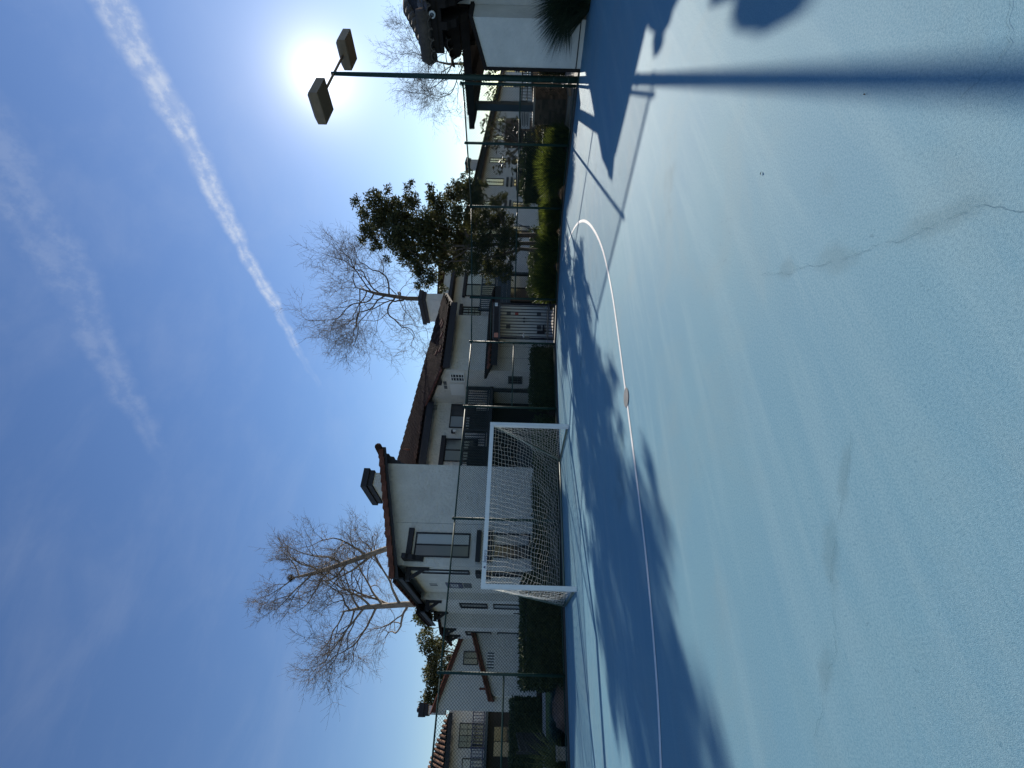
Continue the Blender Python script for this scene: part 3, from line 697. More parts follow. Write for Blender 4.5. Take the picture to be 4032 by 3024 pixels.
# side of the wing
window(B1, '-x', 12.2, 17.28, 17.88, 3.64, 4.28, ('d',), grid=(2, 5), frame_m=white_plain)
window(B1, '-x', 12.2, 17.37, 17.94, 1.05, 1.69, ('d',), grid=(3, 3), frame_m=grey_vent)
fbox(MB(), mapf('-x', 12.2), 17.55, 18.05, 0.003, 0.16, 4.70, 4.95).build('vent_hood', trim, B1)
fbox(MB(), mapf('-x', 12.2), 18.14, 19.06, 0.003, 0.02, 3.7, 4.36).build('access_panel', white_plain, B1)
for u in (17.95, 18.28): fbox(MB(), mapf('-x', 12.2), u, u + .24, 0.003, 0.03, 4.50, 4.64).build('meter_plate', grey_vent, B1)
# roof of the wing and recess
SL = math.atan(0.36)
def wz(y): return 4.50 + 0.36 * (y - 16.55)
POLY = [(11.95, 16.55), (15.75, 16.55), (18.55, 18.75), (13.0, 28.0), (8.25, 28.0), (8.25, 19.32), (11.95, 19.32)]
wr = MB(); n = len(POLY); wr.add([(x, y, wz(y) - .02) for x, y in POLY] + [(x, y, wz(y) - .12) for x, y in POLY], [tuple(range(n)), tuple(range(2 * n - 1, n - 1, -1))] + [(i, n + i, n + (i + 1) % n, (i + 1) % n) for i in range(n)])
wro = wr.build('roof', wood_dark, B1)
tile_field(wro, POLY, wz, SL, TILE, 0.25, 0.36, 300)
for x0, x1, y in ((11.95, 15.75, 16.50), (8.25, 11.94, 19.27)):
    part('eave_fascia', trim, wro, (x0, x1, y, y + .05, wz(y) - .30, wz(y) - .01))
k = 0
while 16.55 + k * 0.30 < 19.3:      # rake tiles down the open side of the wing
    y = 16.55 + k * 0.30; put_tile(wro, TILE_BIG, (11.93, y, wz(y) - .02), (SL + .05, 0.15, 0), 'rake_tile'); k += 1
for i, (x, y) in enumerate(((13.4, 16.9), (14.3, 17.0), (15.1, 17.2), (15.6, 17.6), (13.9, 17.8))):    # newer red replacement tiles
    put_tile(wro, TILE_RED, (x, y, wz(y) + .05), (SL + .1, 0, 0.05), 'replacement_tile')
MB().tube([(10.9, 22.4, wz(22.4)), (10.9, 22.4, wz(22.4) + .45)], 0.04, 8).build('vent_pipe', tile_red, wro, True)
# porch roof over the utility doors
pr = MB(); pr.prism([(11.75, 15.95, 2.30), (11.75, 17.0, 2.62), (11.75, 17.0, 2.72), (11.75, 15.95, 2.40)], (4.5, 0, 0)); pro = pr.build('porch_roof', wood_dark, B1)
part('porch_fascia', trim, pro, (11.72, 16.28, 15.90, 15.948, 2.14, 2.40))
for k in range(18): put_tile(pro, TILE_RED if k < 5 else TILE, (11.85 + k * 0.25, 15.9, 2.40), (0.30, 0, 0))
# utility doors and notices on the ground floor
for x0 in (14.32, 15.16):
    d = part('utility_door', siding, B1, (x0, x0 + .82, 16.97, 16.999, -0.05, 2.10))
    for z in (0.22, 1.66):
        vent(d, '-y', 16.968, x0 + .28, x0 + .52, z, z + .2, 4, grey_vent, True)
    part('door_knob', trim, d, (x0 + (.70 if x0 < 15 else .06), x0 + (.76 if x0 < 15 else .12), 16.93, 16.969, 0.98, 1.06))
part('door_notice', red_sign, B1, (15.46, 15.64, 16.955, 16.965, 1.30, 1.46))
part('hose_reel', black_iron, B1, (14.35, 14.75, 16.80, 16.96, 0.08, 0.16), (14.35, 14.40, 16.80, 16.96, 0.16, 0.42))
for x in (12.9, 13.55): part('door_seam', grey_vent, B1, (x, x + .012, 16.995, 16.999, 0.2, 2.1))
for z in (1.02, 1.2): MB().tube([(13.72, 16.98, z), (13.72, 16.92, z)], 0.045, 10).build('door_knob', steel, B1, True)
# balcony wing to the right of the gate
part('flat_roof', trim, B1, (15.45, 23.4, 18.35, 26.0, 4.86, 5.02))
vent(B1, '-y', 19.0, 17.72, 18.0, 4.62, 4.80, 4)
window(B1, '-y', 19.0, 17.0, 17.8, 3.3, 4.28, ('d', 'd'), grid=(4, 3)); plank(B1, '-y', 19.0, 16.9, 17.92, 4.28, 4.44, 0.12)
window(B1, '-y', 19.0, 18.6, 20.4, 2.6, 4.22, ('d', 'b')); plank(B1, '-y', 19.0, 18.5, 20.5, 4.23, 4.38, 0.12)
part('balcony_floor', balcony_blue, B1, (16.35, 19.3, 17.72, 18.99, 2.30, 2.44))
railing(B1, '-y', 17.74, 16.4, 19.25, 2.46, 3.26, 0.13, balcony_blue, posts=(16.45, 19.2))
for k in range(3): part('skirt_board', balcony_blue, B1, (16.40, 19.25, 17.70, 17.735, 1.72 + k * .205, 1.92 + k * .205))
part('balcony_post', balcony_m, B1, (19.1, 19.25, 17.75, 17.9, -0.1, 2.29)); part('balcony_post', balcony_m, B1, (16.4, 16.55, 17.75, 17.9, -0.1, 2.29))
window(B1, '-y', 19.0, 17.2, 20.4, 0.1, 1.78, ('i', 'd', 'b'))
part('patio_screen', balcony_blue, B1, (16.4, 19.2, 17.76, 17.79, -0.1, 0.55))
up = MB(); up.prism([(22.7, 23.9, 6.62), (27.8, 23.9, 7.0), (27.8, 23.9, 7.22), (22.7, 23.9, 6.84)], (0, 7.4, 0)); upo = up.build('upper_roof', tile_brown, B1)
chimney(B1, 19.33, 19.80, 20.1, 22.0, 4.9, 7.05, 0.42, 0.14)
settle(B1)

# ------------------------------------------------------------------ neighbouring houses on the left
B2 = thing('gabled_house', 'white house with a small upper window and a lean-to roof beyond the wide hedge', 'building')
w2 = MB(); w2.prism([(-0.20, 30.0, -0.1), (3.6, 30.0, -0.1), (3.6, 30.0, 3.72), (-0.20, 30.0, 5.02)], (0, 5.0, 0)); w2.build('wall', siding, B2)
w3 = MB(); w3.prism([(0.45, 27.0, -0.1), (3.06, 27.0, -0.1), (3.06, 27.0, 2.98), (0.45, 27.0, 2.04)], (0, 2.998, 0)); w3.build('lean_to_wall', stucco, B2)
r2 = MB(); r2.prism([(-0.32, 29.75, 5.02), (3.75, 29.75, 3.62), (3.75, 29.75, 3.80), (-0.32, 29.75, 5.20)], (0, 5.4, 0)); r2o = r2.build('roof', tile_red, B2)
for k in range(12):
    x = -0.30 + k * 0.335; put_tile(r2o, TILE_BIG, (x + .33, 29.74, 5.16 - (x + .33 + .3) * .344), (0, 0, 0), 'rake_tile').rotation_euler = (Matrix.Rotation(math.pi / 2, 3, 'Z') @ Matrix.Rotation(0.33, 3, 'X')).to_euler()
r3 = MB(); r3.prism([(0.22, 26.8, 1.98), (3.15, 26.8, 3.03), (3.15, 26.8, 3.25), (0.22, 26.8, 2.20)], (0, 3.2, 0)); r3o = r3.build('lean_to_roof', tile_red, B2)
for k in range(9):
    x = 0.22 + k * 0.33; put_tile(r3o, TILE_BIG, (x, 26.78, 2.14 + (x - .22) * .358), (0, 0, 0), 'rake_tile').rotation_euler = (Matrix.Rotation(-math.pi / 2, 3, 'Z') @ Matrix.Rotation(0.34, 3, 'X')).to_euler()
MB().tube([(0.72, 27.4, 2.35), (0.72, 27.4, 2.68)], 0.05, 8).build('vent_pipe', tile_red, r3o, True)
window(B2, '-y', 30.0, 1.85, 2.50, 2.95, 3.76, ('t', 'd')); vent(B2, '-y', 27.0, 1.52, 2.26, 1.99, 2.37, 6, white_plain)
chimney(B2, -0.42, -0.02, 30.9, 31.6, 4.6, 6.0, 0.5, 0.12)
settle(B2)

B3 = thing('balcony_house', 'white two storey house with a long blue balcony, farthest from the gate', 'building')
part('wall', stucco, B3, (-9.0, 1.5, 38.0, 46.0, -0.1, 5.05))
def fz(y): return 5.0 + 0.30 * (y - 37.2)
P3 = [(-9.2, 37.2), (-0.35, 37.2), (-3.6, 42.5), (-9.2, 42.5)]
r = MB(); r.add([(x, y, fz(y) - .02) for x, y in P3] + [(x, y, fz(y) - .14) for x, y in P3], [(0, 1, 2, 3), (7, 6, 5, 4), (0, 4, 5, 1), (1, 5, 6, 2), (2, 6, 7, 3), (3, 7, 4, 0)]); r3b = r.build('roof', wood_dark, B3)
TILE_TAN = barrel(0.11); TILE_TAN.materials.append(mat('clay_tile_tan', (0.135, 0.078, 0.052), 0.95, 0.35, 3.0, 0.3, 30, rand=0.4, spec=0.1))
tile_field(r3b, P3, fz, math.atan(.30), TILE_TAN, 0.27, 0.36, 300)
part('eave_fascia', trim, r3b, (-9.2, -0.35, 37.14, 37.19, 4.74, 4.99))
for u in (-0.75, -1.55, -2.35): vent(B3, '-y', 38.0, u - .28, u + .05, 4.66, 4.84, 3, white_plain, True)
window(B3, '-y', 38.0, -2.2, -0.9, 2.7, 4.3, ('d', 't'), grid=(4, 3)); window(B3, '-y', 38.0, -4.6, -2.7, 2.6, 4.0, ('d', 'b'))
part('balcony_floor', balcony_blue, B3, (-8.0, -0.1, 36.8, 37.99, 2.46, 2.62))
railing(B3, '-y', 36.8, -8.0, -0.15, 2.66, 3.42, 0.16, navy_sign, posts=(-0.2, -2.1, -4.0, -6.0))
part('porch_shade_sheet', interior, B3, (-8.0, -0.1, 37.9, 37.98, -0.1, 2.45))  # dark sheet in place of the shaded opening below the balcony
window(B3, '-y', 37.9, -2.6, -1.0, 0.5, 2.1, ('t', 'd'))
settle(B3)

# ------------------------------------------------------------------ long building far right, behind the pool
B4 = thing('far_apartments', 'distant white apartment building with sloping brown eave beyond the pool terrace', 'building')
bx = lambda n_, m_, *q: part(n_, m_, B4, *q)
bx('wall', stucco, (0, 118, 0.6, 9, -0.1, 4.95))
r = MB(); r.prism([(-.6, -.1, 4.88), (-.6, 5.0, 6.3), (-.6, 5.0, 6.45), (-.6, -.1, 5.1)], (119.0, 0, 0)); r4 = r.build('roof', tile_brown, B4)
bx('eave_fascia', wood_dark, (-.6, 118.4, -.16, -.102, 4.62, 5.02))
me4 = barrel(0.13, 1.2); me4.materials.append(tile_brown)
for k in range(150): put_tile(r4, me4, (-.5 + k * 0.31, -.22, 5.06), (0.27, 0, 0))
for (a, b_) in ((2.0, 3.6), (7.0, 8.2), (11.8, 13.6), (18.0, 19.5), (26, 27.6), (34, 35.6), (44, 45.6), (56, 57.6), (70, 71.6)):
    window(B4, '-y', 0.6, a, b_, 2.75, 4.3, ('d', 't')); plank(B4, '-y', 0.6, a - .15, b_ + .15, 2.35, 2.55, 0.12, 'sill_beam')
    plank(B4, '-y', 0.6, a - .15, b_ + .15, 2.0, 2.18, 0.12)
    window(B4, '-y', 0.6, a, b_, 0.6, 1.9, ('d', 'b'))
chimney(B4, 15.6, 17.0, 2.2, 3.2, 5.2, 7.3, 0.5, 0.18); chimney(B4, 24.0, 25.2, 2.4, 3.2, 5.2, 7.2, 0.5, 0.18); chimney(B4, 4.0, 5.2, 2.4, 3.2, 5.2, 7.2, 0.5, 0.18)
B4.location = (25.0, 20.3, 0); B4.rotation_euler = (0, 0, math.atan2(7.35, 27.8))

# ------------------------------------------------------------------ clubhouse at the right edge
B5 = thing('clubhouse', 'low white stucco clubhouse with rough old roof tiles beside the light pole', 'building')
wv = MB(); wv.prism([(13.1, 4.36, -0.1), (13.1, 5.38, -0.1), (13.1, 5.38, 2.31), (13.1, 4.36, 2.60)], (2.8, 0, 0)); wv.build('side_wall', stucco_club, B5)
part('main_wall', stucco_club, B5, (13.85, 19.0, -7.0, 4.355, -0.1, 3.50))
wc = MB(); wc.prism([(13.06, 4.30, 2.62), (13.06, 5.44, 2.30), (13.06, 5.44, 2.38), (13.06, 4.30, 2.70)], (2.9, 0, 0)); wc.build('wall_cap', wood_dark, B5)
part('drip_screed', trim, B5, (13.08, 13.099, 4.36, 5.38, 0.10, 0.125))
part('corner_board', wood_dark, B5, (13.07, 13.20, 5.382, 5.45, 0.0, 2.30))
ra = MB(); ra.prism([(12.95, 5.05, 3.42), (16.2, 5.05, 4.55), (16.2, 5.05, 4.68), (12.95, 5.05, 3.58)], (0, -12.2, 0)); rao = ra.build('roof', wood_dark, B5)
part('eave_board', wood_dark, rao, (13.0, 13.10, -7.0, 5.08, 3.32, 3.52)); part('gable_board', wood_dark, rao, (13.101, 14.4, 4.96, 5.06, 3.38, 3.74)); part('soffit', wood_dark, rao, (13.1, 13.84, -7.0, 4.95, 3.36, 3.40))
TO = barrel(0.135, 0.5, 0.03); TO.materials.append(tile_old)
rr = random.Random(9)
for k in range(54):
    y = 5.08 - k * 0.225
    for c in range(3):
        put_tile(rao, TO, (12.84 + c * 0.40, y + rr.uniform(-.02, .02), 3.52 + c * 0.137 + rr.uniform(-.015, .02)), (Matrix.Rotation(-math.pi / 2 + rr.uniform(-.08, .08), 3, 'Z') @ Matrix.Rotation(0.33, 3, 'X')).to_euler())
for k in range(8):      # mudded gable end tiles
    x = 12.9 + k * 0.40; m = MB(); m.tube([(x, 5.12 + rr.uniform(-.03, .03), 3.62 + k * .138), (x + .5, 5.10, 3.74 + k * .138)], [0.15, 0.12], 9); m.build('rake_tile', tile_old, rao, True)
MB().tube([(12.93, 4.2, 3.72), (12.93, 5.20, 3.72), (12.93, 5.28, 3.66)], [0.17, 0.15, 0.05], 9).build('mortar_end', tile_old, rao, True)
# lower tile course at the gable end
lo = MB(); lo.prism([(14.40, 4.4, 3.08), (14.40, 5.66, 3.08), (14.40, 5.78, 3.30), (14.40, 5.45, 3.52), (14.40, 4.4, 3.56)], (1.6, 0, 0)); loo = lo.build('lower_roof', wood_dark, B5)
for k in range(7):
    y = 5.78 - k * 0.21
    put_tile(loo, TO, (14.28, y, 3.24 + k * .035), (Matrix.Rotation(-math.pi / 2 + rr.uniform(-.1, .1), 3, 'Z') @ Matrix.Rotation(0.2, 3, 'X')).to_euler())
for y in (4.52, 4.10):
    cb_ = MB(); cb_.prism([(13.85, y - .09, 3.36), (12.98, y - .09, 3.36), (12.98, y - .09, 3.20), (13.10, y - .09, 3.12), (13.16, y - .09, 3.0), (13.40, y - .09, 2.92), (13.55, y - .09, 2.76), (13.85, y - .09, 2.74)], (0, 0.16, 0)); cb_.build('corbel', wood_dark, B5)
fl = MB().tube([(12.90, 4.26, 3.50), (12.86, 4.26, 3.50)], 0.075, 16).build('eave_spotlight', white_plain, B5, True)
MB().tube([(12.862, 4.26, 3.50), (12.852, 4.26, 3.50)], 0.045, 14).build('spotlight_lens', glass_dark, fl, True)
settle(B5)
B6 = thing('patio_cover', 'dark wooden patio cover reaching from the clubhouse to a post on the stone pier', 'canopy')
sf = MB(); SO = [(14.3, 4.5), (14.55, 6.2), (14.75, 7.35), (14.45, 7.6), (15.3, 7.85), (18.0, 8.0), (21.0, 8.4), (21.0, 4.5)]
sf.prism([(x, y, 2.86) for x, y in SO], (0, 0, 0.12)); sf.build('roof_deck', wood_dark, B6)
fb = MB(); fb.beam((14.26, 4.5, 2.93), (14.52, 6.2, 2.93), 0.06, 0.22); fb.beam((14.52, 6.2, 2.93), (14.72, 7.36, 2.93), 0.06, 0.22); fb.beam((14.72, 7.36, 2.93), (14.42, 7.62, 2.90), 0.06, 0.16); fb.build('fascia', wood_dark, B6)
for y in (4.8, 5.5, 6.2): MB().beam((14.75, y, 2.79), (20.5, y + .5, 2.79), 0.09, 0.13).build('rafter', wood_dark, B6)
part('post', balcony_blue, B6, (15.22, 15.42, 7.28, 7.48, 1.08, 2.84))
settle(B6)

# ------------------------------------------------------------------ stone piers, iron fence, signs by the pool
def stone_pier(label, x0, x1, y0, y1, z1, seed, step=0.075):
    t = thing('stone_pier', label, 'stone pier', 'stacked stone piers by the pool')
    part('core', stone_m, t, (x0 + .03, x1 - .03, y0 + .03, y1 - .03, -0.1, z1 - .02))
    q = random.Random(seed); z = 0.0; me = MB().box(-.5, .5, -.5, .5, 0, 1).mesh('stone'); me.materials.append(stone_m)
    while z < z1 - 0.02:
        h = step * q.uniform(.75, 1.25); h = min(h, z1 - z)
        for face in ('x', 'y'):
            a0, a1 = (y0, y1) if face == 'x' else (x0, x1); u = a0
            while u < a1 - .02:
                w = min(q.uniform(.10, .28), a1 - u); d = q.uniform(.0, .03)
                o = bpy.data.objects.new('stone', me); COL.objects.link(o); o.parent = t
                if face == 'x': o.location = (x0 + .03 - d / 2, u + w / 2, z); o.scale = (0.07 + d, w - .008, h - .007)
                else: o.location = (u + w / 2, y0 + .03 - d / 2, z); o.scale = (w - .008, 0.07 + d, h - .007)
                u += w
        z += h
    part('cap', stone_cap, t, (x0 - .05, x1 + .05, y0 - .05, y1 + .05, z1, z1 + .06))
    return settle(t)
stone_pier('stacked brown stone pier that carries the patio cover post', 14.95, 15.72, 6.98, 7.72, 1.02, 1)
stone_pier('tall stacked stone pier behind the glossy shrub by the pool', 23.6, 24.6, 12.5, 13.4, 2.2, 2, 0.12)
sl_ = part('pier_slab', stone_cap, None, (14.7, 15.95, 6.75, 7.9, -0.05, 0.07)); struct(sl_)
stone_pier('low dark stone planter wall behind the round gold grass clump', 21.6, 23.4, 14.4, 14.8, 1.5, 3, 0.12)
def iron_fence(label, pts, H=1.45):
    t = thing('iron_fence', label, 'fence', 'black iron fences by the pool'); me = MB().box(-.011, .011, -.011, .011, 0, H).mesh('bar'); me.materials.append(black_iron)
    for a, b in zip(pts[:-1], pts[1:]):
        a = Vector((*a, 0)); b = Vector((*b, 0)); Ln = (b - a).length; n = int(Ln / 0.13)
        for z in (0.12, H - .22, H - .03): MB().beam(a + Vector((0, 0, z)), b + Vector((0, 0, z)), 0.03, 0.035).build('rail', black_iron, t)
        for k in range(n + 1):
            p = a + (b - a) * k / n; o = bpy.data.objects.new('bar', me); COL.objects.link(o); o.parent = t; o.location = p
        MB().box(a.x - .03, a.x + .03, a.y - .03, a.y + .03, 0, H + .08).build('post', black_iron, t)
    return settle(t)
iron_fence('black iron pool fence running behind the stone pier', [(16.6, 5.5), (19.0, 8.4), (20.2, 12.2)])
iron_fence('black iron fence behind the round gold grass clump', [(20.3, 12.6), (21.4, 14.3)], 1.6)
iron_fence('black iron gate panel in the gap beside the clubhouse wall', [(13.3, 5.40), (14.6, 5.62)], 2.2)
iron_fence('low black iron fence across the lawn before the balcony house', [(-1.0, 16.2), (-0.75, 21.5)], 1.0)
t = thing('rules_sign', 'white pool rules sign fixed to the iron fence', 'sign')
part('sign_board', white_plain, t, (18.30, 18.32, 8.90, 9.62, 1.10, 1.42))
for k, (a, b_) in enumerate(((9.02, 9.50), (8.98, 9.54), (9.06, 9.46), (9.0, 9.52))): part('text_line', black_iron, t, (18.285, 18.295, a, b_, 1.36 - k * .065, 1.385 - k * .065))
part('sign_post', black_iron, t, (18.33, 18.37, 9.24, 9.28, -0.05, 1.40)); settle(t)

# ------------------------------------------------------------------ trees
class Tree:
    def __init__(s, seed): s.q = random.Random(seed); s.big = MB(); s.small = MB(); s.tips = []
    def limb(s, p, d, ln, r, lv, maxlv, spread, gnarl, up, ratio=0.70, twig_r=0.010, kids=(3, 4)):
        q = s.q; n = max(3, int(ln / (0.28 if lv < 2 else 0.2))); n = min(n, 14)
        pts = [p]; rad = [r]; d = d.normalized(); cur = Vector(p); dirs = [d]
        for i in range(n):
            d = (d + Vector((q.gauss(0, gnarl), q.gauss(0, gnarl), q.gauss(0, gnarl) + up * 0.05))).normalized()
            cur = cur + d * ln / n; pts.append(cur.copy()); dirs.append(d); rad.append(max(twig_r * .5, r * (1 - 0.55 * (i + 1) / n)))
        (s.big if lv <= 1 else s.small).tube(pts, rad, 7 if lv == 0 else (5 if lv <= 2 else 3), False)
        if lv >= maxlv: s.tips.append((pts[-1], d)); return
        k = q.randint(*kids) + (1 if lv == 0 else 0)
        for j in range(k):
            f = (0.35 + 0.65 * (j + q.random()) / k) if lv else (0.42 + 0.58 * (j + q.random() * .6) / k)
            i = min(n, max(1, int(f * n))); base = pts[i]; dd = dirs[i]
            ax = dd.orthogonal().normalized(); ax.rotate(Matrix.Rotation(q.uniform(0, 2 * math.pi), 3, dd))
            nd = dd.copy(); nd.rotate(Matrix.Rotation(q.uniform(*spread), 3, ax)); nd.z += up * (0.25 if lv < 2 else 0.05)
            s.limb(base, nd, ln * ratio * q.uniform(.75, 1.15), max(twig_r, rad[i] * q.uniform(.5, .72)), lv + 1, maxlv, spread, gnarl, up, ratio, twig_r, kids)
        s.limb(pts[-1], dirs[-1], ln * ratio * q.uniform(.8, 1.1), rad[-1], lv + 1, maxlv, spread, gnarl, up, ratio, twig_r, kids)
def bare_tree(label, base, trunk_pts, r0, seed, limbs, maxlv=5, bark=bark_pale, twig=bark_twig, lean=None, ln=3.4, spread=(0.45, 1.05), gnarl=0.16, ratio=0.66, group='bare winter trees', twig_r=0.0075):
    t = thing('bare_tree', label, 'tree', group); T = Tree(seed)
    pts = [Vector(p) for p in trunk_pts]; rad = [r0 * (1 - 0.6 * i / (len(pts) - 1)) for i in range(len(pts) - 1)] + [r0 * 0.06]
    T.big.tube(pts, rad, 9, False)
    for (f, az, el, L_) in limbs:
        x = f * (len(pts) - 1); i = min(int(x), len(pts) - 2); p = pts[i].lerp(pts[i + 1], x - i)
        d = Vector((math.cos(az) * math.cos(el), math.sin(az) * math.cos(el), math.sin(el)))
        T.limb(p, d, L_, r0 * (1 - .6 * f) * 0.52, 1, maxlv, spread, gnarl, 0.35, ratio, twig_r)
    T.big.build('trunk', bark, t, True); ob = T.small.build('crown', twig, t, True); ob['kind'] = 'stuff'
    return settle(t)
VX = Vector((0.8275, -0.5608, 0)); VA = math.atan2(VX.y, VX.x)     # crowns spread mostly across the line of sight
q = random.Random(12)
def fan(n, f0, f1, L0, L1, q, el=(0.35, 1.1)):
    return [(f0 + (f1 - f0) * (k + q.random() * .6) / n, (VA if k % 2 else VA + math.pi) + q.uniform(-1.1, 1.1), q.uniform(*el), L0 + (L1 - L0) * (k / n) * q.uniform(.8, 1.2)) for k in range(n)]
bare_tree('tall bare sycamore nearer the chimney behind the goal building', None, [(8.1, 30.8, 0), (8.0, 30.8, 5), (8.1, 30.7, 9), (7.3, 31.3, 11.6), (6.7, 31.7, 13.6), (6.35, 31.95, 15.3)], 0.24, 21, fan(9, .45, 1.0, 2.6, 1.5, q), 5)
bare_tree('wide bare sycamore with pale limbs behind the goal building, farther from its chimney', None, [(5.4, 32.5, 0), (5.4, 32.5, 4.5), (5.2, 32.7, 8.0), (5.0, 32.9, 10.4), (4.7, 33.1, 12)], 0.26, 5, fan(11, .45, 1.0, 3.4, 2.1, q, (0.3, 1.1)), 5)
bare_tree('bare tree with dark twisting limbs rising behind the chimney at mid roof', None, [(24.0, 24.9, 0), (24.0, 24.9, 6), (24.0, 24.9, 9.2), (24.2, 24.7, 11.4), (24.5, 24.4, 13.0)], 0.21, 33, fan(12, .5, 1.0, 3.9, 2.8, q, (0.0, 1.0)), 5, bark_dark, bark_twig, gnarl=0.24)
bare_tree('distant thin bare tree beside the light pole above the clubhouse roof', None, [(47.0, 19.0, 0), (47.0, 19.0, 5), (46.8, 19.1, 8), (47.2, 18.8, 10.5)], 0.16, 44, fan(10, .5, 1.0, 3.6, 2.4, q, (0.05, 0.95)), 5, bark_dark, bark_dark, gnarl=0.2)

def nest(label, c, r, seed):
    q_ = random.Random(seed); m = MB()
    for k in range(70):
        d = Vector((q_.gauss(0, 1), q_.gauss(0, 1), q_.gauss(0, .7))).normalized(); e = d.orthogonal().normalized() * r * .7
        p = Vector(c) + d * r * q_.uniform(.4, 1); m.tube([p - e, p + e], 0.012, 3, False)
    return tag(m.build('bird_nest', bark_dark, None), label, 'nest', 'twig nests in the bare sycamore')
nest('dark twig nest lower in the bare sycamore', (6.75, 31.6, 13.2), 0.28, 1); nest('dark twig nest near the top of the bare sycamore', (6.4, 31.9, 15.1), 0.24, 2)
def blob_crown(blobs, per_m3, size, mtl, parent, seed, name='crown', aspect=0.42, hollow=0.45):
    r = np.random.default_rng(seed); P = []
    for (x, y, z, rad) in blobs:
        n = int(per_m3 * rad ** 2.4 * 4); d = r.normal(size=(n, 3)); d /= np.linalg.norm(d, axis=1)[:, None]
        rr_ = rad * (hollow + (1 - hollow) * r.random((n, 1)) ** 0.6) * r.uniform(.85, 1.15, (n, 1)); p = d * rr_
        P.append(p * np.array([1, 1, .85]) + np.array([x, y, z]))
    P = np.concatenate(P); me = quads_mesh(name, leaves(P, size, r, aspect), 4, mtl); ob = link(name, me, parent); return ob
t = thing('evergreen_tree', 'dense dark evergreen tree with three slim trunks behind the corner fence', 'tree')
CR = [(15.63, 11.06, 6.89, 0.48), (15.34, 11.73, 6.7, 0.61), (16.29, 12.86, 7.74, 0.35), (16.52, 12.02, 6.66, 0.61), (14.49, 11.86, 6.0, 0.66), (15.87, 11.99, 5.95, 0.71), (14.8, 12.85, 5.83, 0.61), (14.8, 11.85, 5.28, 0.76), (14.9, 13.59, 5.45, 0.56), (15.11, 11.5, 4.88, 0.61), (14.81, 12.57, 4.79, 0.76), (14.15, 13.42, 4.82, 0.45), (16.31, 11.68, 4.56, 0.56), (15.9, 12.45, 4.49, 0.71), (15.11, 13.46, 4.31, 0.61), (17.86, 12.28, 4.26, 0.51), (15.67, 11.66, 3.79, 0.66), (15.62, 12.83, 3.78, 0.71), (17.45, 11.75, 3.65, 0.45), (16.76, 10.95, 3.34, 0.3), (13.58, 12.19, 3.08, 0.51), (16.94, 12.96, 3.26, 0.61), (16.21, 11.34, 3.03, 0.45), (14.86, 12.3, 2.79, 0.61), (15.19, 13.89, 2.55, 0.48), (16.11, 12.3, 2.45, 0.51), (16.53, 11.66, 2.36, 0.35), (15.4, 13.37, 2.13, 0.45), (14.52, 11.64, 1.89, 0.45), (16.48, 12.43, 1.75, 0.3), (14.19, 12.94, 1.78, 0.32), (15.68, 11.04, 5.46, 0.45), (16.33, 12.39, 7.74, 0.25), (16.14, 13.37, 7.41, 0.35)]
tr = MB(); TB = random.Random(3)
stems = [[(15.76, 12.51, -0.1), (15.70, 12.54, 1.8), (15.65, 12.59, 3.4), (15.6, 12.4, 5.0), (15.5, 12.0, 6.6)], [(15.36, 12.6, -0.1), (15.30, 12.6, 1.6), (15.1, 12.6, 3.2), (14.9, 12.5, 4.8), (14.8, 12.2, 6.0)], [(15.05, 12.75, -0.1), (15.11, 12.71, 1.3), (14.93, 12.83, 1.9), (14.79, 12.93, 2.8), (14.69, 13.0, 3.5), (14.8, 13.3, 5.0)]]
for st, r0 in zip(stems, (0.10, 0.085, 0.075)): tr.tube(st, [r0 * (1 - .7 * i / (len(st) - 1)) for i in range(len(st))], 8, False)
for (x, y, z, rad) in CR:       # a branch into every leaf mass
    st = TB.choice(stems); b0 = Vector(min(st, key=lambda p_: abs(p_[2] - (z - .9)))); b1 = Vector((x, y, z)); md = b0.lerp(b1, .5) + Vector((TB.gauss(0, .1), TB.gauss(0, .1), -.12))
    tr.tube([b0, md, b1], [0.035, 0.024, 0.010], 5, False)
tr.build('trunk', bark_dark, t, True)
SPR = [(x, y, z, r_ * .9) for x, y, z, r_ in CR]
for (x, y, z, r_) in CR:                        # loose sprays round every leaf mass
    for _ in range(5):
        d_ = Vector((TB.gauss(0, 1), TB.gauss(0, 1), TB.gauss(0, .9))).normalized() * (r_ + TB.uniform(0, .22)); SPR.append((x + d_.x, y + d_.y, max(1.2, z + d_.z), TB.uniform(.12, .24)))
ob = blob_crown(SPR, 1450, 0.125, leaf_tree, t, 8, hollow=0.12, aspect=0.36); settle(t)
def round_tree(label, blobs, base, mtl, seed, per=260, size=0.2, group=None, name='leafy_tree', tr_r=0.16):
    t = thing(name, label, 'tree', group); b = Vector(base); top = Vector((sum(q_[0] for q_ in blobs) / len(blobs), sum(q_[1] for q_ in blobs) / len(blobs), sum(q_[2] for q_ in blobs) / len(blobs)))
    m = MB(); m.tube([b, b.lerp(top, .5) + Vector((.1, 0, 0)), top], [tr_r, tr_r * .7, tr_r * .35], 8, False)
    for (x, y, z, rad) in blobs: m.tube([b.lerp(top, .6), Vector((x, y, z)) - Vector((0, 0, rad * .3))], [tr_r * .4, .02], 5, False)
    m.build('trunk', bark_dark, t, True); blob_crown(blobs, per, size, mtl, t, seed); return settle(t)
bq = random.Random(6)
def blobset(cx, cy, cz, rx, rz_, n, r0, r1):
    o = []
    for k in range(n):
        a = bq.uniform(0, 6.28); u = bq.random() ** .6; o.append((cx + math.cos(a) * rx * u * abs(VX.x) + bq.uniform(-.4, .4), cy - math.cos(a) * rx * u * abs(VX.y) + bq.uniform(-.6, .6), cz + math.sin(a) * rz_ * u, bq.uniform(r0, r1)))
    return o
gt = 'evergreens behind the left houses'
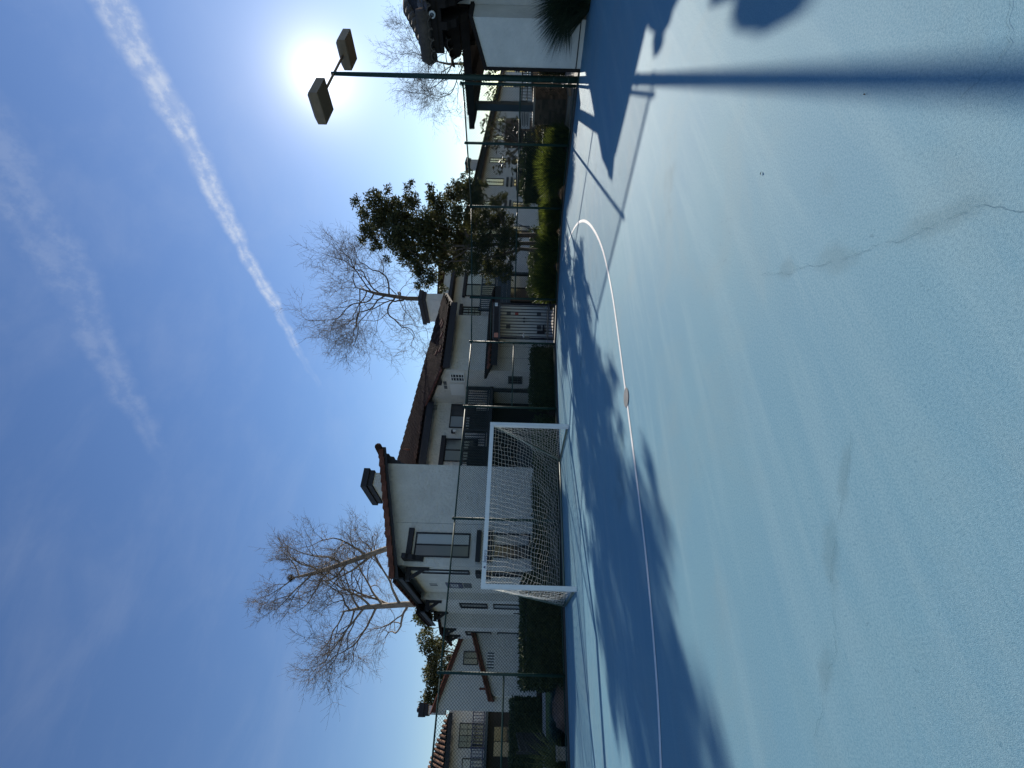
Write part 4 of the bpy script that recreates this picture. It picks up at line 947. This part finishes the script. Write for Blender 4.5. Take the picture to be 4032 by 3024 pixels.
round_tree('olive green tree touching the low end of the goal building roof', blobset(6.2, 44.2, 7.2, 2.1, 1.7, 16, .5, 1.0), (6.2, 44.2, 0), leaf_far, 51, 170, 0.26, gt)
round_tree('drooping dark green tree above the small gabled house', blobset(3.4, 46.0, 6.9, 1.5, 1.9, 14, .45, .8), (3.4, 46, 0), leaf_tree, 52, 170, 0.26, gt)
round_tree('dark green tree beside the chimney of the gabled house', blobset(1.3, 47.5, 7.2, 1.3, 1.8, 14, .45, .8), (1.3, 47.5, 0), leaf_tree, 53, 170, 0.26, gt)
gp_ = 'shrubs and small trees by the pool'
round_tree('glossy magnolia in front of the tall stone pier', [(21.8, 11.6, 2.1, .45), (21.4, 11.9, 2.7, .4), (22.0, 11.4, 3.0, .4), (21.0, 12.2, 2.0, .45), (20.6, 12.5, 1.6, .4), (21.9, 11.3, 1.6, .35), (20.5, 12.6, 2.4, .3)], (21.4, 11.9, 0), leaf_glossy, 54, 150, 0.20, gp_, 'magnolia_tree', .07)
round_tree('thin shrub against the far white building beside the pole', [(30.5, 12.6, 3.4, .7), (31.5, 11.9, 4.2, .6), (30.0, 13.0, 4.6, .6), (31.0, 12.2, 5.0, .5), (29.3, 13.4, 3.2, .5)], (30.5, 12.6, 0), leaf_far, 55, 90, 0.22, gp_, 'pool_shrub', .06)
round_tree('small leafy tree beside the patio cover post', [(29.0, 14.8, 2.5, .5), (28.5, 15.1, 3.2, .4), (28.7, 15.0, 1.8, .5)], (28.8, 15.0, 0), leaf_far, 56, 90, 0.2, gp_, 'pool_shrub', .05)

# ------------------------------------------------------------------ hedges and shrubs
def hedge(label, x0, x1, y0, y1, z1, seed, dens=900, size=0.07, mtl=None, group='clipped hedges beyond the fence', bulge=0.05):
    t = thing('hedge', label, 'hedge', group); r = np.random.default_rng(seed); mtl = mtl or leaf_hedge
    core = MB(); core.box(x0 + .06, x1 - .06, y0 + .06, y1 - .06, -0.05, z1 - .07); core.build('branches', leaf_hedge, t)
    faces = [('x', x0, y0, y1, 0, z1), ('x', x1, y0, y1, 0, z1), ('y', y0, x0, x1, 0, z1), ('y', y1, x0, x1, 0, z1), ('z', z1, x0, x1, y0, y1)]; P = []
    for k, c, a0, a1, b0, b1 in faces:
        n = int(dens * (a1 - a0) * (b1 - b0)); u = r.uniform(a0, a1, n); v = r.uniform(b0, b1, n)
        w = c + r.normal(scale=bulge * .5, size=n) + bulge * np.sin(u * 3.1 + seed) * np.sin(v * 4.3)
        P.append(np.stack({'x': (w, u, v), 'y': (u, w, v), 'z': (u, v, w)}[k], 1))
    P = np.concatenate(P); P[:, 2] = np.maximum(P[:, 2], 0.0)
    ob = link('foliage', quads_mesh('foliage', leaves(P, size, r, .55), 4, mtl), t); return settle(t)
hedge('boxy dark hedge under the barred window, between the goal and the gate', 8.75, 11.1, 13.75, 14.6, 0.80, 1)
hedge('long low hedge along the white wall directly behind the goal net', 3.2, 8.4, 14.3, 15.2, 0.66, 2)
hedge('wide dark hedge beside the goal on the side away from the gate', 0.45, 3.05, 13.45, 15.6, 1.0, 3)
hedge('square distant hedge in front of the balcony house', -3.0, 0.3, 22.4, 23.8, 1.14, 4, 600, 0.09)
hedge('ivy covered bank under the evergreen tree trunks', 15.0, 17.4, 13.4, 15.6, 0.80, 5, 500, 0.09, None, 'clipped hedges beyond the fence', 0.1)
hedge('dry twiggy hedge between the stone pier and the gold grass', 15.6, 17.6, 8.4, 9.2, 0.75, 6, 380, 0.09, leaf_dry, gp_, 0.12)
hedge('dry sunlit hedge between the light pole and the stone pier', 17.8, 19.6, 6.6, 7.6, 0.85, 7, 300, 0.10, leaf_dry, gp_, 0.12)
hedge('dark leafy hedge behind the iron fence and the round grass clump', 19.2, 20.6, 11.0, 13.6, 1.25, 8, 380, 0.10, leaf_hedge, gp_, 0.12)

def grass_clump(label, cx, cy, rx, ry, h, n, seed, mtl, name='ornamental_grass', group=None, w=0.006, lean=0.55, droop=0.12, cat='grass'):
    r = np.random.default_rng(seed); a = r.uniform(0, 2 * math.pi, n); u = np.sqrt(r.random(n))
    base = np.stack([cx + np.cos(a) * u * rx * .55, cy + np.sin(a) * u * ry * .55, np.full(n, -0.03)], 1)
    ln = h * r.uniform(.35, 1.15, n) * (1 - .3 * u ** 2); a2 = a + r.normal(scale=.5, size=n)
    tip = base + np.stack([np.cos(a2) * u * rx * lean + r.normal(scale=.08, size=n), np.sin(a2) * u * ry * lean + r.normal(scale=.08, size=n), ln], 1)
    me = quads_mesh(name, blades(base, tip, w, droop, r), 4, mtl); ob = link(name, me); 
    c = Vector((cx, cy, 0)); me.transform(Matrix.Translation(-c)); ob.location = c
    return tag(ob, label, cat, group)
gg = 'gold ornamental grasses along the corner fence'
grass_clump('round gold grass clump between the light pole and the fence bend', 13.95, 8.55, 0.62, 0.85, 0.98, 2100, 1, grass_gold, group=gg, w=0.013, lean=0.75)
grass_clump('short gold grass clump at the bend of the corner fence', 13.75, 10.05, 0.55, 0.75, 0.80, 1700, 2, grass_gold, group=gg, w=0.013, lean=0.75)
grass_clump('gold grass clump in front of the tree trunks', 13.2, 11.05, 0.6, 0.8, 0.90, 1800, 3, grass_gold, group=gg, w=0.013, lean=0.75)
grass_clump('tall gold grass clump beside the metal gate', 12.55, 12.05, 0.55, 0.75, 1.0, 1900, 4, grass_gold, group=gg, w=0.013, lean=0.75)
grass_clump('gold grass clump behind the second fence post from the pole', 14.15, 7.65, 0.35, 0.4, 0.7, 1800, 14, grass_gold, group=gg)
grass_clump('dark spiky fountain grass against the clubhouse wall', 12.92, 3.70, 0.55, 0.75, 1.25, 3600, 5, grass_dark, 'fountain_grass', None, 0.006, 1.25, 0.22)
grass_clump('blue grey ground cover beside the low iron fence', -0.6, 14.6, 1.3, 0.7, 0.34, 5000, 6, grass_blue, 'ground_cover', None, 0.010, 0.4, 0.02, 'plant')
grass_clump('straw coloured grass tuft behind the fence by the utility box', -1.15, 13.75, 0.45, 0.4, 0.5, 1500, 7, grass_straw, 'grass_tuft', None, 0.006, 0.9, 0.08)
grass_clump('tall thin yucca leaves behind the straw grass tuft', -1.2, 15.2, 0.6, 0.6, 1.0, 160, 8, grass_straw, 'yucca', None, 0.014, 1.0, 0.1, 'plant')
grass_clump('small weeds at the foot of the gate post', 11.95, 12.1, 0.3, 0.3, 0.3, 500, 9, grass_gold, 'weeds', None, 0.006, 0.8, 0.03, 'plant')
# boulder, utility box, litter
bm = MB(); nb = 12
for i in range(7):
    th = math.pi / 2 * i / 6
    for k in range(nb):
        a = 2 * math.pi * k / nb; s_ = 1 + 0.12 * math.sin(3 * a + i) + 0.08 * math.cos(5 * a - 2 * i)
        bm.v.append((0.55 * math.cos(a) * math.cos(th) * s_, 0.30 * math.sin(a) * math.cos(th) * s_, 0.30 * math.sin(th) * s_ - .04))
for i in range(6):
    for k in range(nb): bm.f.append((i * nb + k, i * nb + (k + 1) % nb, (i + 1) * nb + (k + 1) % nb, (i + 1) * nb + k))
o = bm.build('boulder', rock_m, None, True); o.location = (0.05, 13.75, 0); tag(o, 'low reddish boulder behind the fence near the wide hedge', 'boulder')
ub = thing('utility_box', 'small pale utility box on the ground behind the chain link fence', 'box'); part('box_body', stone_cap, ub, (-0.95, -0.70, 13.4, 13.62, -0.05, 0.22)); part('box_lid', concrete, ub, (-0.97, -0.68, 13.38, 13.64, 0.22, 0.25)); settle(ub)
lq = random.Random(31); LE = [(2.15, 0.95, 'tiny dark leaf scrap on the court nearest the long pole shadow'), (2.65, 1.62, 'tiny dark leaf scrap alone on the open sunlit court'), (6.2, 4.5, 'tiny dark leaf scrap beside the fence rail shadow')]
leaf_me = MB().add([(-.012, 0, .003), (0, -.005, .006), (.012, 0, .004), (0, .005, .010)], [(0, 1, 2), (0, 2, 3)]).mesh('fallen_leaf'); leaf_me.materials.append(mat('leaf_brown', (0.03, 0.022, 0.015), 0.8))
for x, y, lab in LE:
    o = link('fallen_leaf', leaf_me); o.location = (x, y, 0.001); o.rotation_euler = (0, 0, lq.uniform(0, 6)); o.scale = [lq.uniform(.6, 1.2)] * 3
    tag(o, lab, 'leaf', 'leaf scraps scattered on the court')
o = MB().prism([(2.62, 0.02, 0.004), (2.78, 0.06, 0.004), (2.80, 0.16, 0.004), (2.66, 0.15, 0.004)], (0, 0, 0.004)).build('worn_patch', mat('bare_concrete', (0.46, 0.38, 0.30), 0.9, 0.2, 20)); struct(o)
